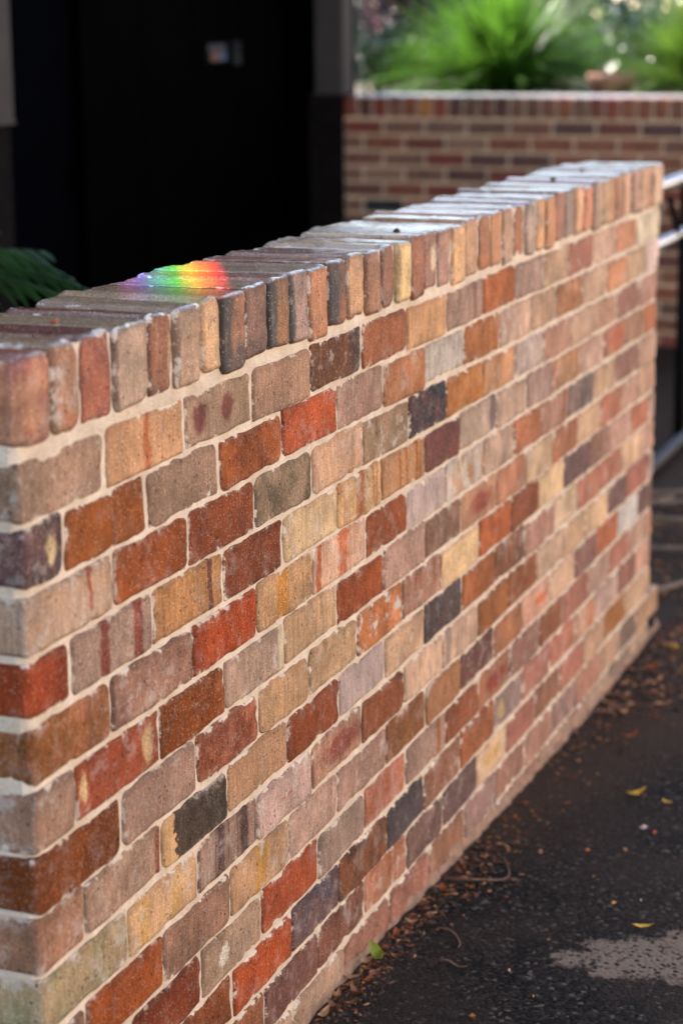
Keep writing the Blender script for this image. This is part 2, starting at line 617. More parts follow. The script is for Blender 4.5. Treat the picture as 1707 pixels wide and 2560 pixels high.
def set_brick(o, c1, L, H, c2=None, c3=None, mottle=0.7, st=0.0, sm=0.6, wh=0.0, de=0.8, spk=0.7, p1=(0, 0, 0), p2=(0, 0, 0), ct=None, gain=0.95, ps=0.34, chroma=0.95):
    o['ps'] = float(ps)
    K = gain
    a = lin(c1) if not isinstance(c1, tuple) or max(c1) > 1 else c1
    # scanned colours are lit colours: rescaled by chroma and gain
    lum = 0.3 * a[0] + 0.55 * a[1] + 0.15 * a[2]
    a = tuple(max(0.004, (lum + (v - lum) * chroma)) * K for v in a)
    if a[0] > 2.6 * a[1] and a[0] > 0.19:
        a = (a[0] * 0.92, a[1] * 1.10, a[2] * 0.90)
    elif a[0] > 1.25 * a[1]:
        a = (a[0] * 1.04, a[1] * 0.965, a[2] * 0.975)
    f = random.uniform(0.62, 0.85) if random.random() < 0.6 else random.uniform(1.15, 1.35)
    b = tuple(v * K for v in lin(c2)) if c2 else tuple(min(0.8, v * f) for v in a)
    c = tuple(v * K for v in lin(c3)) if c3 else tuple(min(0.8, v * g) for v, g in zip(a, random.choice(((0.62, 0.55, 0.52), (1.2, 1.15, 1.1), (0.8, 0.62, 0.5), (0.75, 0.7, 0.7)))))
    t_ = tuple(v * K for v in lin(ct)) if ct else a
    o['c1'], o['c2'], o['c3'], o['ct'] = list(map(float, a)), list(map(float, b)), list(map(float, c)), list(map(float, t_))
    o['k1'] = [float(mottle), float(st), float(sm)]
    o['k2'] = [float(wh), float(de), float(spk)]
    o['hd'] = [L / 2, 1.0 if ct else 0.0, H / 2]
    o['p1'], o['p2'] = list(map(float, p1)), list(map(float, p2))
    o['seed'] = random.uniform(0, 40)


# ---------------------------------------------------------------- the brick wall
WALL_END = 3.615
# perpend joints of each course, millimetres from the near corner (measured)
JT = {
    1: [229, 475, 720, 960, 1205, 1447, 1688, 1932, 2163, 2402, 2623, 2859, 3105, 3334],
    2: [107, 348, 593, 836, 1083, 1317, 1553, 1802, 2051, 2302, 2515, 2751, 3017, 3231, 3460],
    3: [239, 479, 722, 964, 1210, 1454, 1685, 1934, 2173, 2401, 2653, 2878, 3130, 3367],
    4: [114, 357, 598, 835, 1079, 1302, 1549, 1773, 2033, 2270, 2490, 2744, 2994, 3225, 3441],
    5: [222, 484, 722, 962, 1222, 1447, 1682, 1944, 2171, 2393, 2638, 2884, 3120, 3382],
    6: [113, 366, 597, 834, 1075, 1315, 1557, 1789, 2041, 2269, 2500, 2729, 2971, 3206, 3416],
    7: [241, 485, 723, 942, 1174, 1421, 1661, 1914, 2156, 2384, 2608, 2869, 3078, 3328, 3547],
    8: [124, 359, 596, 841, 1085, 1318, 1550, 1798, 2035, 2273, 2525, 2750, 2977, 3223, 3435],
    9: [247, 480, 709, 946, 1194, 1430, 1670, 1907, 2140, 2373, 2612, 2829, 3076, 3288, 3547],
    10: [118, 356, 601, 840, 1069, 1325, 1558, 1790, 2031, 2257, 2506, 2738, 2953, 3198, 3434],
    11: [244, 489, 721, 973, 1206, 1436, 1691, 1914, 2156, 2409, 2623, 2875, 3101, 3345, 3567],
    12: [118, 360, 603, 846, 1071, 1329, 1549, 1790, 2036, 2265, 2516, 2751, 2954, 3215, 3423],
    13: [240, 484, 726, 966, 1205, 1445, 1674, 1908, 2140, 2375, 2605, 2839, 3072, 3309],
    14: [118, 360, 604, 850, 1096, 1341, 1583, 1822, 2060, 2298, 2535, 2770, 3010, 3250, 3440],
    15: [240, 482, 724, 966, 1208, 1450, 1690, 1930, 2170, 2410, 2650, 2890, 3130, 3370],
}
CC = {
    1: '96785f cb9a6c a5876a a07c60 694126 9a5540 cd9e6c a1826e b05c3a a58773 be9b78 a56c54 b8967d c2855f c6b294',
    2: '6e504b 984b22 96785f 9c4c28 b04b2d a5826e b46c4c beafa0 a55c38 b8977e bd9c7a a06043 bd9a7c bf8255 b99a76 e0c4b2',
    3: 'ae9178 9e4a26 8c4026 957c61 be9673 a58668 5a3c38 a55c32 c38c5c b5a090 af8269 bd9b7c a88063 946858 af8068',
    4: '983c22 a58773 af7c48 873e26 cdae80 cda470 a87c54 6c4036 ac947e b0947a a08272 b08258 b8957c af785c a37c5e b4644a',
    5: '884a26 966e58 a44020 b48c5f cda586 8c4228 b6a296 c6b6a6 b99b82 bc6c52 a88068 806860 bd9b76 8a6252 ad8b70',
    6: '9b785f 9a3e24 904218 a58770 b49169 a04828 aa8774 805e4a ac805e b87c58 bda07c ac6c48 c19e7a b27052 b28a70 c49a78',
    7: '843e1c 967662 883e28 be9669 b9966c d2b4a0 aa7c62 d6b482 ba5c3c 8a4836 d6b486 705450 946c58 b8907a b8724e aa8c78',
    8: 'a07355 9b7d64 2b3038 a57d5a 924226 a59187 be9b78 463e41 a05638 7e5340 ae826e c2a582 a4684e aa6c52 d4ae86 b89078',
    9: 'aa9169 c39b6e 9b7d69 be9f90 a57c60 884630 cdaa8c be9f82 a25c3a 9e5438 c2a486 be9b76 c8a67c 70544f a06450 b89a8c',
    10: '7c5c48 a44a22 8c6952 b48c64 aa8a76 a07d69 8a5034 a46448 6c463c a4624a c8967a be9b7c 785850 b66046 cabfb6 74564f',
    11: '8c5034 803620 a5876a ae4c30 9b8270 b85f46 a08270 8c4a36 a5704e 8c6455 8a4e3a a26853 b4917d a26853 b49178 c08460',
    12: '7c4a34 8c4426 8a4224 b24a28 6c504a 905038 494040 94584a a25840 947c72 a06956 ae6c52 c69a7c af9182 946452 b88e74',
    13: '8c5c44 8c4c34 96543c 724a3e 80523e b47c5f 70544a 6c524e d6b48c a46856 90644b b87862 b49173 ae6842 be9b78',
    14: '8c7460 967c66 a08670 a58468 a5876e aa7862 a46c58 966a50 a58276 9a6e5c a87c68 a08074 a4745e b08c70 7c685c a58263',
    15: 'a58c74 a58468 967864 a88a70 9c7c68 a88e76 a27c66 9c7460 a48674 a07a66 a88870 9c7c6a a58a70 988070 a58a6e',
}
SPEC = {   # what sets single bricks apart
    (1, 0): dict(sm=1.0, de=0.3), (1, 1): dict(c3='b4643c', p1=(0.0, 0.08, 3), st=0.1, sm=1.0),
    (1, 2): dict(c3='6a3430', p1=(-0.62, 0.2, 0.62), p2=(0.22, 0.16, 0.55), spk=0.4), (1, 4): dict(c3='4b3430', p1=(0.95, 0.4, 3)),
    (1, 6): dict(c3='bd7c50', st=0.5), (1, 7): dict(c3='7a5c52', st=0.5, p1=(0.5, 0.12, 3)), (1, 9): dict(c2='8a6a62', sm=1.0),
    (2, 0): dict(c2='3c2c30', c3='d8b88a', p1=(0.35, 0.28, 0.5), mottle=1.0, wh=0.35), (2, 3): dict(sm=1.3, c2='7c3c20', mottle=1),
    (2, 7): dict(wh=1.0, c2='9c8474', c3='8a6a5c', st=0.4), (2, 9): dict(wh=0.5, st=0.5), (2, 10): dict(st=0.7, c3='a06a4c'), (2, 11): dict(c2='c28a68', mottle=1.0),
    (2, 12): dict(st=0.9, c3='cfae8c'), (2, 15): dict(wh=0.6), (2, 6): dict(c2='a04c24', wh=0.3),
    (3, 0): dict(c3='96482e', p1=(0.42, 0.05, 4), wh=0.45, c2='b08a6c'), (3, 5): dict(wh=0.8, c3='96482e', c2='80684e', mottle=1), (3, 6): dict(c2='33333c', mottle=1),
    (3, 7): dict(c2='c48a58', sm=1.2), (3, 9): dict(wh=0.9, st=0.6, c3='8a7066'), (3, 3): dict(c2='6c5a46', mottle=1),
    (4, 1): dict(c3='7c3426', p1=(-0.22, 0.11, 4), p2=(0.62, 0.12, 4)), (4, 2): dict(c3='5c3430', p1=(0.62, 0.07, 4), spk=1.0), (4, 4): dict(wh=0.3, c2='b89a74'),
    (4, 5): dict(st=0.9, c3='a8683c', p1=(0.0, 0.22, 4)), (4, 6): dict(st=1.0, c3='9a5a28'), (4, 8): dict(c3='6e5c5c', p1=(0.8, 0.18, 4), st=0.3), (4, 11): dict(st=1.0, c3='9a4e28', wh=0.5),
    (4, 10): dict(st=0.9, c3='7a5c5c', wh=0.4), (4, 13): dict(c3='a05a44', p1=(0.2, 0.7, 0.8)), (4, 14): dict(c3='6a4c40', st=0.8),
    (5, 0): dict(c2='a86c4c', mottle=0.9, de=0.4), (5, 3): dict(c3='b87830', p1=(-0.1, 0.2, 4)), (5, 4): dict(c3='b4531c', p1=(-0.78, 0.09, 4), p2=(0.12, 0.2, 1.5), wh=0.3),
    (5, 7): dict(wh=1.3, c2='b8845c', mottle=1, sm=1), (5, 10): dict(c3='8c4c34', p1=(0.65, 0.12, 4), st=0.4), (5, 11): dict(st=1.0, c3='4c464a', c2='a8846c'), (5, 6): dict(spk=0.1, de=0.2, mottle=0.3),
    (6, 1): dict(c3='c8a478', p1=(0.72, 0.14, 0.75), p2=(-0.85, 0.08, 0.5), wh=0.3), (6, 3): dict(c3='d8c4a0', p1=(0.9, 0.12, 3)), (6, 4): dict(st=0.5, c3='7a6a50'),
    (6, 8): dict(c3='8c4434', p1=(0.1, 0.62, 0.55), de=0.3), (6, 14): dict(st=0.8), (6, 10): dict(st=0.3),
    (7, 5): dict(wh=1.4, c1='b8643a', c2='c87848', sm=1.0), (7, 6): dict(st=1.0, c3='8c4434', wh=0.5), (7, 2): dict(c2='a8644a', mottle=1.0),
    (8, 1): dict(c3='8c4a34', p1=(0.95, 0.09, 3)), (8, 2): dict(c1='caa06c', c2='b88c5a', c3='10161f', p1=(0.36, 1.02, 1.9), sm=0.4, de=0.1, spk=0.35, ps=0.03, wh=0.0), (8, 7): dict(c2='5c443e', mottle=1, sm=0.9),
    (8, 9): dict(st=1.0, c3='a0582f', c2='5a4c38'), (8, 10): dict(st=0.5), (8, 3): dict(spk=1.0),
    (9, 0): dict(c2='988a68', c3='c4b494', wh=0.4, mottle=1), (9, 1): dict(c3='d0a060', p1=(-0.6, 0.15, 4), p2=(0.35, 0.1, 4)),
    (9, 2): dict(c3='4c3430', p1=(-0.25, 0.13, 4), p2=(0.55, 0.14, 4), st=0.7), (9, 3): dict(wh=0.6, c3='b8704c', p1=(0.1, 0.28, 0.1)), (9, 4): dict(c3='7c3c30', p1=(0.15, 0.75, 0.6)),
    (9, 7): dict(c3='8a7468', p1=(-0.75, 0.15, 3)), (10, 3): dict(c3='b4803c', p1=(0.0, 0.2, 4)), (10, 10): dict(c3='c0622c', p1=(0.3, 0.4, 0.35), wh=0.4),
    (10, 14): dict(wh=1.2), (10, 12): dict(c2='8a5444'), (11, 2): dict(c3='e0d2c0', p1=(-0.3, 0.17, 0.4)), (11, 5): dict(c2='c49084', wh=0.3), (11, 8): dict(c3='86382c', p1=(0.1, 0.6, 0.55)),
    (11, 6): dict(c3='96542c', p1=(0.6, 0.08, 3)), (12, 4): dict(c2='4a4048', mottle=1, wh=0.25), (12, 5): dict(c2='5c3a30', mottle=1), (12, 7): dict(wh=0.6), (12, 9): dict(c3='d0b070', p1=(-0.5, 0.2, 0.5)),
    (12, 12): dict(c3='c07850', p1=(0.6, 0.3, 1)), (13, 5): dict(wh=0.5, c2='a05c38', mottle=1), (13, 10): dict(st=1.0), (13, 12): dict(st=0.8), (13, 8): dict(c3='c89c60', p1=(0, 0.5, 0.4)),
}
COPE = [80, 165, 256, 359, 439, 527, 595, 690, 781, 870, 951, 1040, 1127, 1213, 1300, 1377, 1454, 1539, 1625, 1710, 1803, 1896, 1979, 2064, 2150, 2229, 2316, 2393]
while COPE[-1] < 3530:
    COPE.append(COPE[-1] + random.choice((80, 84, 87, 90)))
COPE[-1] = 3615
COPE_C = ('b47058 a05030 a54e36 aa8c73 8c4a2c b49173 be966e a56e4a 7c4a3c 8c5536 967869 b47850 964f36 b98c64 a06448 916048 d6b47c 9b553c 8c5f4b '
          'a07864 d8a672 be916e b46946 c88c5f be9678 a55f41 b49b87 cd9b6e c37d5a a06950 8c7464 d2a078 c48260 b89478 b4906e c07e5c a8684c cca080 b48c74 c69c7c bc8c6c c8a688 b89880').split()
COPE_T = ['7c3826', '8a7055', '562c20', '8c765a', '54281c', '8c7458', '967c5c', '80664a']
COPE_S = {0: dict(c2='8c4a38', c3='d0a08c', mottle=1, wh=0.2), 1: dict(c2='b49a80', mottle=0.9, wh=0.7, sm=1), 4: dict(sm=1.2, c3='c8a47c', p1=(0.9, 0.3, 0.5)),
          7: dict(c2='2c2422', c3='241e1e', p1=(-0.85, 0.6, 1.3), de=1.2), 8: dict(c2='54342c'), 9: dict(c3='28262a', p1=(-0.8, 0.5, 1.6), de=1.2), 10: dict(c3='3c3836', p1=(-0.95, 0.4, 1.4)),
          12: dict(c3='2a2426', p1=(-0.5, 0.5, 1.6), c2='3c2c28', de=1.2), 18: dict(c3='d8bc98', p1=(0.4, 0.4, 0.4))}

wall = empty('brick_wall')
tag(wall, 'low wall of mixed reclaimed bricks running from the foreground to the right', 'brick wall')


def ground_z(x, y=0.0):
    return np.interp(x, [-3, 0.9, 1.3, 2.9, 3.3, 6.0, 8.8], [0.035, 0.006, -0.004, -0.072, -0.074, -0.05, -0.02])


PITCH = 0.086
sid = 100
for k in range(1, 16):
    zt = TOP - 0.127 - PITCH * (k - 1)
    zc = zt - 0.038
    cols = CC[k].split()
    js = [0] + JT[k] + [3615]
    for i in range(len(js) - 1):
        a, b = js[i] / 1000, js[i + 1] / 1000
        g = random.uniform(0.0035, 0.0095)
        x0 = a + (g / 2 if i else 0.0)
        x1 = b - (g / 2 if i < len(js) - 2 else 0.0)
        if i == len(js) - 2 and k == 14:
            x1 = 3.735
        L = x1 - x0
        # hidden below ground for good
        if zt < ground_z(x1) - 0.03:
            continue
        H = random.uniform(0.0765, 0.0820)
        D = 0.108
        if i == 0 and k % 2 == 0:
            D = 0.228
        sid += 1
        worn = random.choice((0.7, 0.9, 1.0, 1.2, 1.6))
        first, last = i == 0, i == len(js) - 2
        me = brick_me('brick', L, D, H, sid, r=random.uniform(0.0035, 0.0068), rc=random.uniform(0.006, 0.014), rl=0.007 if first else None,
                      chip=worn, wav=random.uniform(0.0005, 0.0011), ycell=0.012 if (first or last) else None)
        proud = random.uniform(-0.0012, 0.0016)
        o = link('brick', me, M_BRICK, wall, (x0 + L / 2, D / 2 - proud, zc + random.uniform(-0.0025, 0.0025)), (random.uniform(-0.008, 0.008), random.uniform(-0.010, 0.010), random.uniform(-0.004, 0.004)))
        c = cols[i] if i < len(cols) else cols[-1]
        kw = dict(SPEC.get((k, i), {}))
        c = kw.pop('c1', c)
        kw.setdefault('st', random.choice((0, 0, 0.15, 0.3)))
        kw.setdefault('sm', random.choice((0.5, 0.8, 1.0, 1.0)))
        kw.setdefault('wh', random.choice((0.0, 0.1, 0.2, 0.35, 0.5)))
        kw.setdefault('spk', random.uniform(0.5, 1.0))
        kw.setdefault('mottle', random.uniform(0.4, 0.9))
        if k >= 12:
            kw['sm'] = 1.1
        far_haze = min(1, max(0, (x0 - 1.2) / 2.2))  # glare haze put into the colour: far bricks turn paler and greyer
        lc = lin(c)
        red = lc[0] > 3.0 * lc[1] and 'wh' not in SPEC.get((k, i), {})
        if red:
            kw['wh'] *= 0.35
        set_brick(o, c, L, H, gain=(0.88 if red else 0.95) + 0.08 * far_haze, chroma=(1.02 if red else 0.94) - 0.08 * far_haze, **kw)
xs = [0] + COPE
for i in range(len(xs) - 1):
    a, b = xs[i] / 1000, xs[i + 1] / 1000
    g = random.uniform(0.006, 0.013)
    x0, x1 = a + (g / 2 if i else 0), b - (g / 2 if i < len(xs) - 2 else 0)
    L, H, D = x1 - x0, random.uniform(0.109, 0.120), random.uniform(0.222, 0.246)
    sid += 1
    me = brick_me('coping_brick', L, D, H, sid, r=random.uniform(0.005, 0.009), rc=random.uniform(0.007, 0.012), rl=0.02 if i == 0 else None,
                  chip=random.choice((0.9, 1.1, 1.4, 1.9)), wav=0.0016, fullback=True, cell=0.009, ycell=0.011)
    proud = random.uniform(-0.001, 0.009)
    o = link('coping_brick', me, M_COPE, wall, (x0 + L / 2, D / 2 - proud, TOP - H / 2 + random.uniform(0.0, 0.0045)),
             (random.uniform(-0.014, 0.014), random.uniform(-0.022, 0.022), random.uniform(-0.012, 0.012)))
    kw = dict(COPE_S.get(i, {}))
    kw.setdefault('st', 0.1)
    kw.setdefault('sm', random.choice((0.3, 0.6, 0.9)))
    kw.setdefault('de', random.uniform(0.8, 1.2))
    kw.setdefault('gain', 1.06)
    kw.setdefault('chroma', 1.04)
    kw.setdefault('mottle', random.uniform(0.7, 1.0))
    kw.setdefault('spk', 1.0)
    kw.setdefault('c2', '%02x%02x%02x' % tuple(int(int(COPE_C[i % len(COPE_C)][q_:q_ + 2], 16) * 0.84) for q_ in (0, 2, 4)))
    c = COPE_C[i % len(COPE_C)]
    set_brick(o, c, L, H, ct=COPE_T[i] if i < len(COPE_T) else random.choice(('92785c', '846c52', '8c5c44', '6c4430', '9c8264')), **kw)

# mortar body: a fine uneven face on the front and at the near end, plain behind
m_mortar, t, b = newmat('lime_mortar')
P = world_pos(t)
n1, n2, n3 = t.noise(P, 14, 4), t.noise(P, 160, 4), t.noise(P, 700, 3)
c = t.mix(t.step(n1, 0.3, 0.7), tuple(v * g_ for v, g_ in zip(MORTAR, (0.76, 0.72, 0.68))), tuple(v * 0.99 for v in MORTAR))
c = t.mix(t.math('MULTIPLY', t.step(n2, 0.54, 0.72), 0.5), c, lin((186, 156, 126)))
c = t.mix(t.math('MULTIPLY', t.step(t.noise(P, 45, 4), 0.55, 0.75), 0.4), c, lin((206, 184, 168)))
c = t.mix(t.step(n3, 0.3, 0.7), t.mix(1.0, c, (0.74, 0.73, 0.72), 'MULTIPLY'), t.mix(1.0, c, (1.06, 1.06, 1.06), 'MULTIPLY'))
t._in(b.inputs['Base Color'], c)
b.inputs['Roughness'].default_value = 0.92
t._in(b.inputs['Normal'], t.bump(t.math('ADD', n2, t.math('MULTIPLY', n3, 0.6)), 0.6, 0.0022))


def grid_faces(nu, nv, off, flip=False):
    i = np.arange(nu * nv).reshape(nu, nv) + off
    a, b_, c_, d_ = i[:-1, :-1].ravel(), i[1:, :-1].ravel(), i[1:, 1:].ravel(), i[:-1, 1:].ravel()
    q = (a, d_, c_, b_) if flip else (a, b_, c_, d_)
    return list(zip(*[v.tolist() for v in q]))


V, F = [], []
zlo = -0.25
us = np.arange(0.004, 3.6105, 0.0055)
vs = np.concatenate([np.arange(-0.10, TOP - 0.116, 0.0050), np.linspace(TOP - 0.112, TOP - 0.003, 14)])
U, W = np.meshgrid(us, vs, indexing='ij')
pp = np.stack([U.ravel(), np.zeros(U.size), W.ravel()], 1)
rec = 0.0038 + 0.0011 * fbm(pp * 45, 3, 3) + 0.0009 * vnoise(pp * 9, 8)
rec = rec + np.clip((0.018 - pp[:, 0]) / 0.014, 0, 1) ** 2 * 0.014
bed = np.exp(-((pp[:, 2] - (TOP - 0.1185)) / 0.008) ** 2)
rec = np.maximum(rec - bed * 0.0015, -0.0008)
V.append(np.stack([pp[:, 0], rec, pp[:, 2]], 1))
F += grid_faces(len(us), len(vs), 0)
off = U.size
ws = np.arange(0.016, 0.2285, 0.0055)
for xe, flip in ((0.004, True), (3.6105, False)):
    A, W2 = np.meshgrid(ws, vs, indexing='ij')
    p2 = np.stack([np.full(A.size, xe), A.ravel(), W2.ravel()], 1)
    r2_ = 0.0016 * fbm(p2 * 45, 3, 3)
    p2[:, 0] += (r2_ + np.clip((0.020 - p2[:, 1]) / 0.014, 0, 1) ** 2 * 0.004) * (1 if flip else -1)
    V.append(p2)
    F += grid_faces(len(ws), len(vs), off, flip)
    off += A.size
zt_ = TOP - 0.0040
xg = np.arange(0.004, 3.6105, 0.012)
yg = np.linspace(0.003, 0.202, 20)
A, B_ = np.meshgrid(xg, yg, indexing='ij')
p2 = np.stack([A.ravel(), B_.ravel(), np.full(A.size, zt_)], 1)
p2[:, 2] += 0.0010 * fbm(p2 * 45, 9, 3)
V.append(p2)
F += grid_faces(len(xg), len(yg), off)
off += A.size
ztb = TOP - 0.10
V.append(np.array([(0.004, 0.2265, zlo), (3.6105, 0.2265, zlo), (3.6105, 0.2265, ztb), (0.004, 0.2265, ztb), (0.004, 0.003, -0.1), (3.6105, 0.003, -0.1), (3.6105, 0.003, zlo), (0.004, 0.003, zlo)]))
F += [(off + 1, off, off + 3, off + 2), (off + 4, off + 7, off + 6, off + 5)]
off += 8
V.append(np.array([(0.004, 0.202, ztb), (3.6105, 0.202, ztb), (3.6105, 0.202, zt_), (0.004, 0.202, zt_)]))
F += [(off + 1, off, off + 3, off + 2), (off, off + 1, off - 6, off - 5)]
link('mortar', mesh_np('mortar', np.concatenate(V), F, True), m_mortar, wall)

# back leaf of the wall: alike bricks joined, never seen singly from the front
bm = bmesh.new()
for k in range(1, 16):
    zc = TOP - 0.165 - PITCH * (k - 1)
    s0 = 0.23 if k % 2 == 0 else 0.0
    x = s0 if s0 else 0.115
    if k % 2:
        edges = [0.0, 0.115]
    else:
        edges = [0.235]
    while edges[-1] < 3.35:
        edges.append(edges[-1] + 0.24)
    edges.append(3.615)
    for a, b_ in zip(edges[:-1], edges[1:]):
        rr = bmesh.ops.create_cube(bm, size=1)
        for v in rr['verts']:
            v.co = Vector(((a + b_) / 2 + v.co.x * (b_ - a - 0.01), 0.180 + v.co.y * 0.098, zc + v.co.z * 0.076))
me = bpy.data.meshes.new('back_bricks')
bm.to_mesh(me)
bm.free()
m_back = simple('back_brick_clay', lin((150, 100, 76)), 0.85, var=0.5, scale=6, bump=0.3)
o = link('back_bricks', me, m_back, wall)
o['kind'] = 'stuff'
# rough concrete footing that shows along the foot of the wall
fx = np.concatenate([np.arange(0.0, 3.75, 0.02)])
V, F = [], []
prof = [(0.002, 0.022), (-0.005, 0.010), (-0.011, -0.008), (-0.014, -0.12)]
for i, x in enumerate(fx):
    gz = float(ground_z(x))
    for j, (py_, pz_) in enumerate(prof):
        nn = float(fbm(np.array([[x * 26, j * 1.3, 0.5]]), 4, 3)[0])
        V.append((x, 0.003 + py_ * (1 + 0.5 * nn), gz + pz_ + 0.016 * nn * (1 if j < 2 else 0.2)))
n = len(prof)
for i in range(len(fx) - 1):
    for j in range(n - 1):
        F.append((i * n + j, i * n + j + 1, (i + 1) * n + j + 1, (i + 1) * n + j))
m_foot = simple('footing_render', lin((146, 114, 93)), 0.9, var=0.28, scale=26, bump=0.5, bscale=220)
link('footing', mesh_np('footing', V, F, True), m_foot, wall)

# ---------------------------------------------------------------- ground
m_asph, t, b = newmat('asphalt')
P = world_pos(t)
v1 = t.vor(P, 125)
cell = t.sep(v1.outputs['Color'])
n1, n2, n3 = t.noise(P, 3.0, 4), t.noise(P, 40, 4), t.noise(P, 420, 3)
base = t.mix(t.step(cell[0], 0.25, 1.0), (0.002, 0.0018, 0.0016), (0.044, 0.034, 0.028))
base = t.mix(t.math('GREATER_THAN', cell[1], 0.95), base, (0.13, 0.105, 0.085))
base = t.mix(t.math('MULTIPLY', t.step(n1, 0.40, 0.65), 0.6), base, (0.040, 0.027, 0.019))
base = t.mix(t.step(n3, 0.3, 0.75), t.mix(1.0, base, (0.6, 0.6, 0.6), 'MULTIPLY'), base)
# dust and soil swept against the foot of the wall
px, py, pz = t.sep(P)
dw = t.math('ADD', t.math('MULTIPLY', py, -1.0), t.math('MULTIPLY', t.math('SUBTRACT', n2, 0.5), 0.16))
wid = t.step(px, 1.5, 3.6, 0.07, 0.75)
soil = t.math('MULTIPLY', t.step(t.math('DIVIDE', dw, wid), 1.0, 0.3), t.math('GREATER_THAN', px, -1.0))
soil = t.math('MULTIPLY', soil, t.step(px, 9.0, 6.0))
base = t.mix(t.math('MULTIPLY', soil, 0.8), base, t.mix(n3, (0.022, 0.013, 0.008), (0.075, 0.047, 0.03)))
# a worn patch of old concrete showing through
ex = t.math('DIVIDE', t.math('ADD', t.math('SUBTRACT', px, 1.42), t.math('MULTIPLY', t.math('ADD', py, 0.55), 0.35)), 0.12)
ey = t.math('DIVIDE', t.math('ADD', py, 0.56), 0.22)
er = t.math('SQRT', t.math('ADD', t.math('MULTIPLY', ex, ex), t.math('MULTIPLY', ey, ey)))
er = t.math('ADD', er, t.math('MULTIPLY', t.math('SUBTRACT', t.noise(P, 16, 4, 0.6), 0.5), 1.3))
er = t.math('ADD', er, t.math('MULTIPLY', t.math('SUBTRACT', t.noise(P, 150, 3), 0.5), 0.5))
pm = t.step(er, 1.05, 0.85)
base = t.mix(t.math('MULTIPLY', pm, t.step(cell[2], 0.08, 0.3)), base, t.mix(n3, (0.13, 0.095, 0.070), (0.27, 0.205, 0.155)))
t._in(b.inputs['Base Color'], base)
b.inputs['Roughness'].default_value = 0.8
b.inputs['Specular IOR Level'].default_value = 0.12
hh = t.math('ADD', t.math('MULTIPLY', t.math('SUBTRACT', 1.0, v1.outputs['Distance']), 1.0), t.math('MULTIPLY', n3, 0.6))
t._in(b.inputs['Normal'], t.bump(hh, 0.9, 0.005))
gx = np.concatenate([[-400, -120, -40, -12, -5], np.arange(-3, 9.01, 0.1), [10, 13, 20, 40, 90, 250, 900]])
gy = np.concatenate([[-600, -200, -60, -20, -8], np.arange(-3, 4.01, 0.1), [5, 8, 15, 40, 150, 600]])
A, B_ = np.meshgrid(gx, gy, indexing='ij')
Zg = ground_z(A.ravel())
near = ((np.abs(A - 3) < 6) & (np.abs(B_) < 3.5)).ravel()
Zg = Zg + near * 0.004 * fbm(np.stack([A.ravel() * 2.2, B_.ravel() * 2.2, 0 * A.ravel()], 1), 2, 2)
o = link('ground', mesh_np('ground', np.stack([A.ravel(), B_.ravel(), Zg], 1), grid_faces(len(gx), len(gy), 0), True), m_asph)
tag(o, 'dark asphalt driveway along the brick wall', None, None, 'structure')

# ---------------------------------------------------------------- dark building on the left
m_black = simple('black_cladding', (0.0007, 0.0007, 0.0008), 0.9, var=0.2, scale=3, bump=0.05, spec=0.01)
m_navy = simple('blue_black_door', (0.0007, 0.0008, 0.0016), 0.9, var=0.2, scale=3, bump=0.0, spec=0.012)
m_taupe = simple('taupe_paint', lin((54, 46, 41)), 0.85, var=0.08, scale=9, bump=0.05)
m_pierd = simple('dark_brown_pier', lin((22, 18, 17)), 0.9, var=0.25, scale=14, bump=0.3, spec=0.08)
m_cream = simple('cream_paint', lin((104, 94, 80)), 0.8, var=0.06, scale=6, bump=0.0)
m_steel = simple('galvanised_steel', (0.62, 0.64, 0.67), 0.34, 0.9, var=0.08, scale=30, bump=0.05)
m_blackmetal = simple('black_rail_paint', (0.004, 0.004, 0.0045), 0.7, var=0.1, bump=0.0, spec=0.12)

bld = empty('dark_building', (2.5, 3.2, 0))
tag(bld, 'building with black cladding and black doors behind the near brick wall', 'building')


def part(name, size, loc, mat, parent, bevel=0.004):
    me = box_me(name, size, bevel)
    pl = parent.matrix_world.translation if parent.parent is None else Vector((0, 0, 0))
    o = link(name, me, mat, parent)
    base_ = parent.location if parent.parent is None else parent.location + parent.parent.location
    o.location = Vector(loc) - base_
    return o


part('cladding', (13.3, 6.0, 5.7), (2.7, 6.28, 2.8), m_black, bld, 0.01)
part('roof', (13.7, 6.5, 0.22), (2.7, 6.2, 5.76), m_black, bld, 0.01)
for x0, x1 in ((4.15, 4.75), (4.79, 5.36)):
    part('cladding_panel', (x1 - x0, 0.03, 3.0), ((x0 + x1) / 2, 3.263, 1.5), m_black, bld, 0.006)
d1 = part('door', (0.66, 0.045, 2.5), (5.93, 3.255, 1.25), m_navy, bld, 0.006)
part('handle', (0.02, 0.03, 0.12), (6.20, 3.222, 1.02), m_black, d1, 0.006)
for x in (5.57, 6.30):
    part('door_frame', (0.07, 0.10, 2.6), (x, 3.235, 1.3), m_black, bld, 0.006)
part('door_frame', (0.658, 0.10, 0.08), (5.935, 3.235, 2.56), m_black, bld, 0.006)
for k in range(4):
    part('cladding_panel', (0.575, 0.03, 3.0), (6.70 + k * 0.59, 3.263, 1.5), m_black, bld, 0.006)

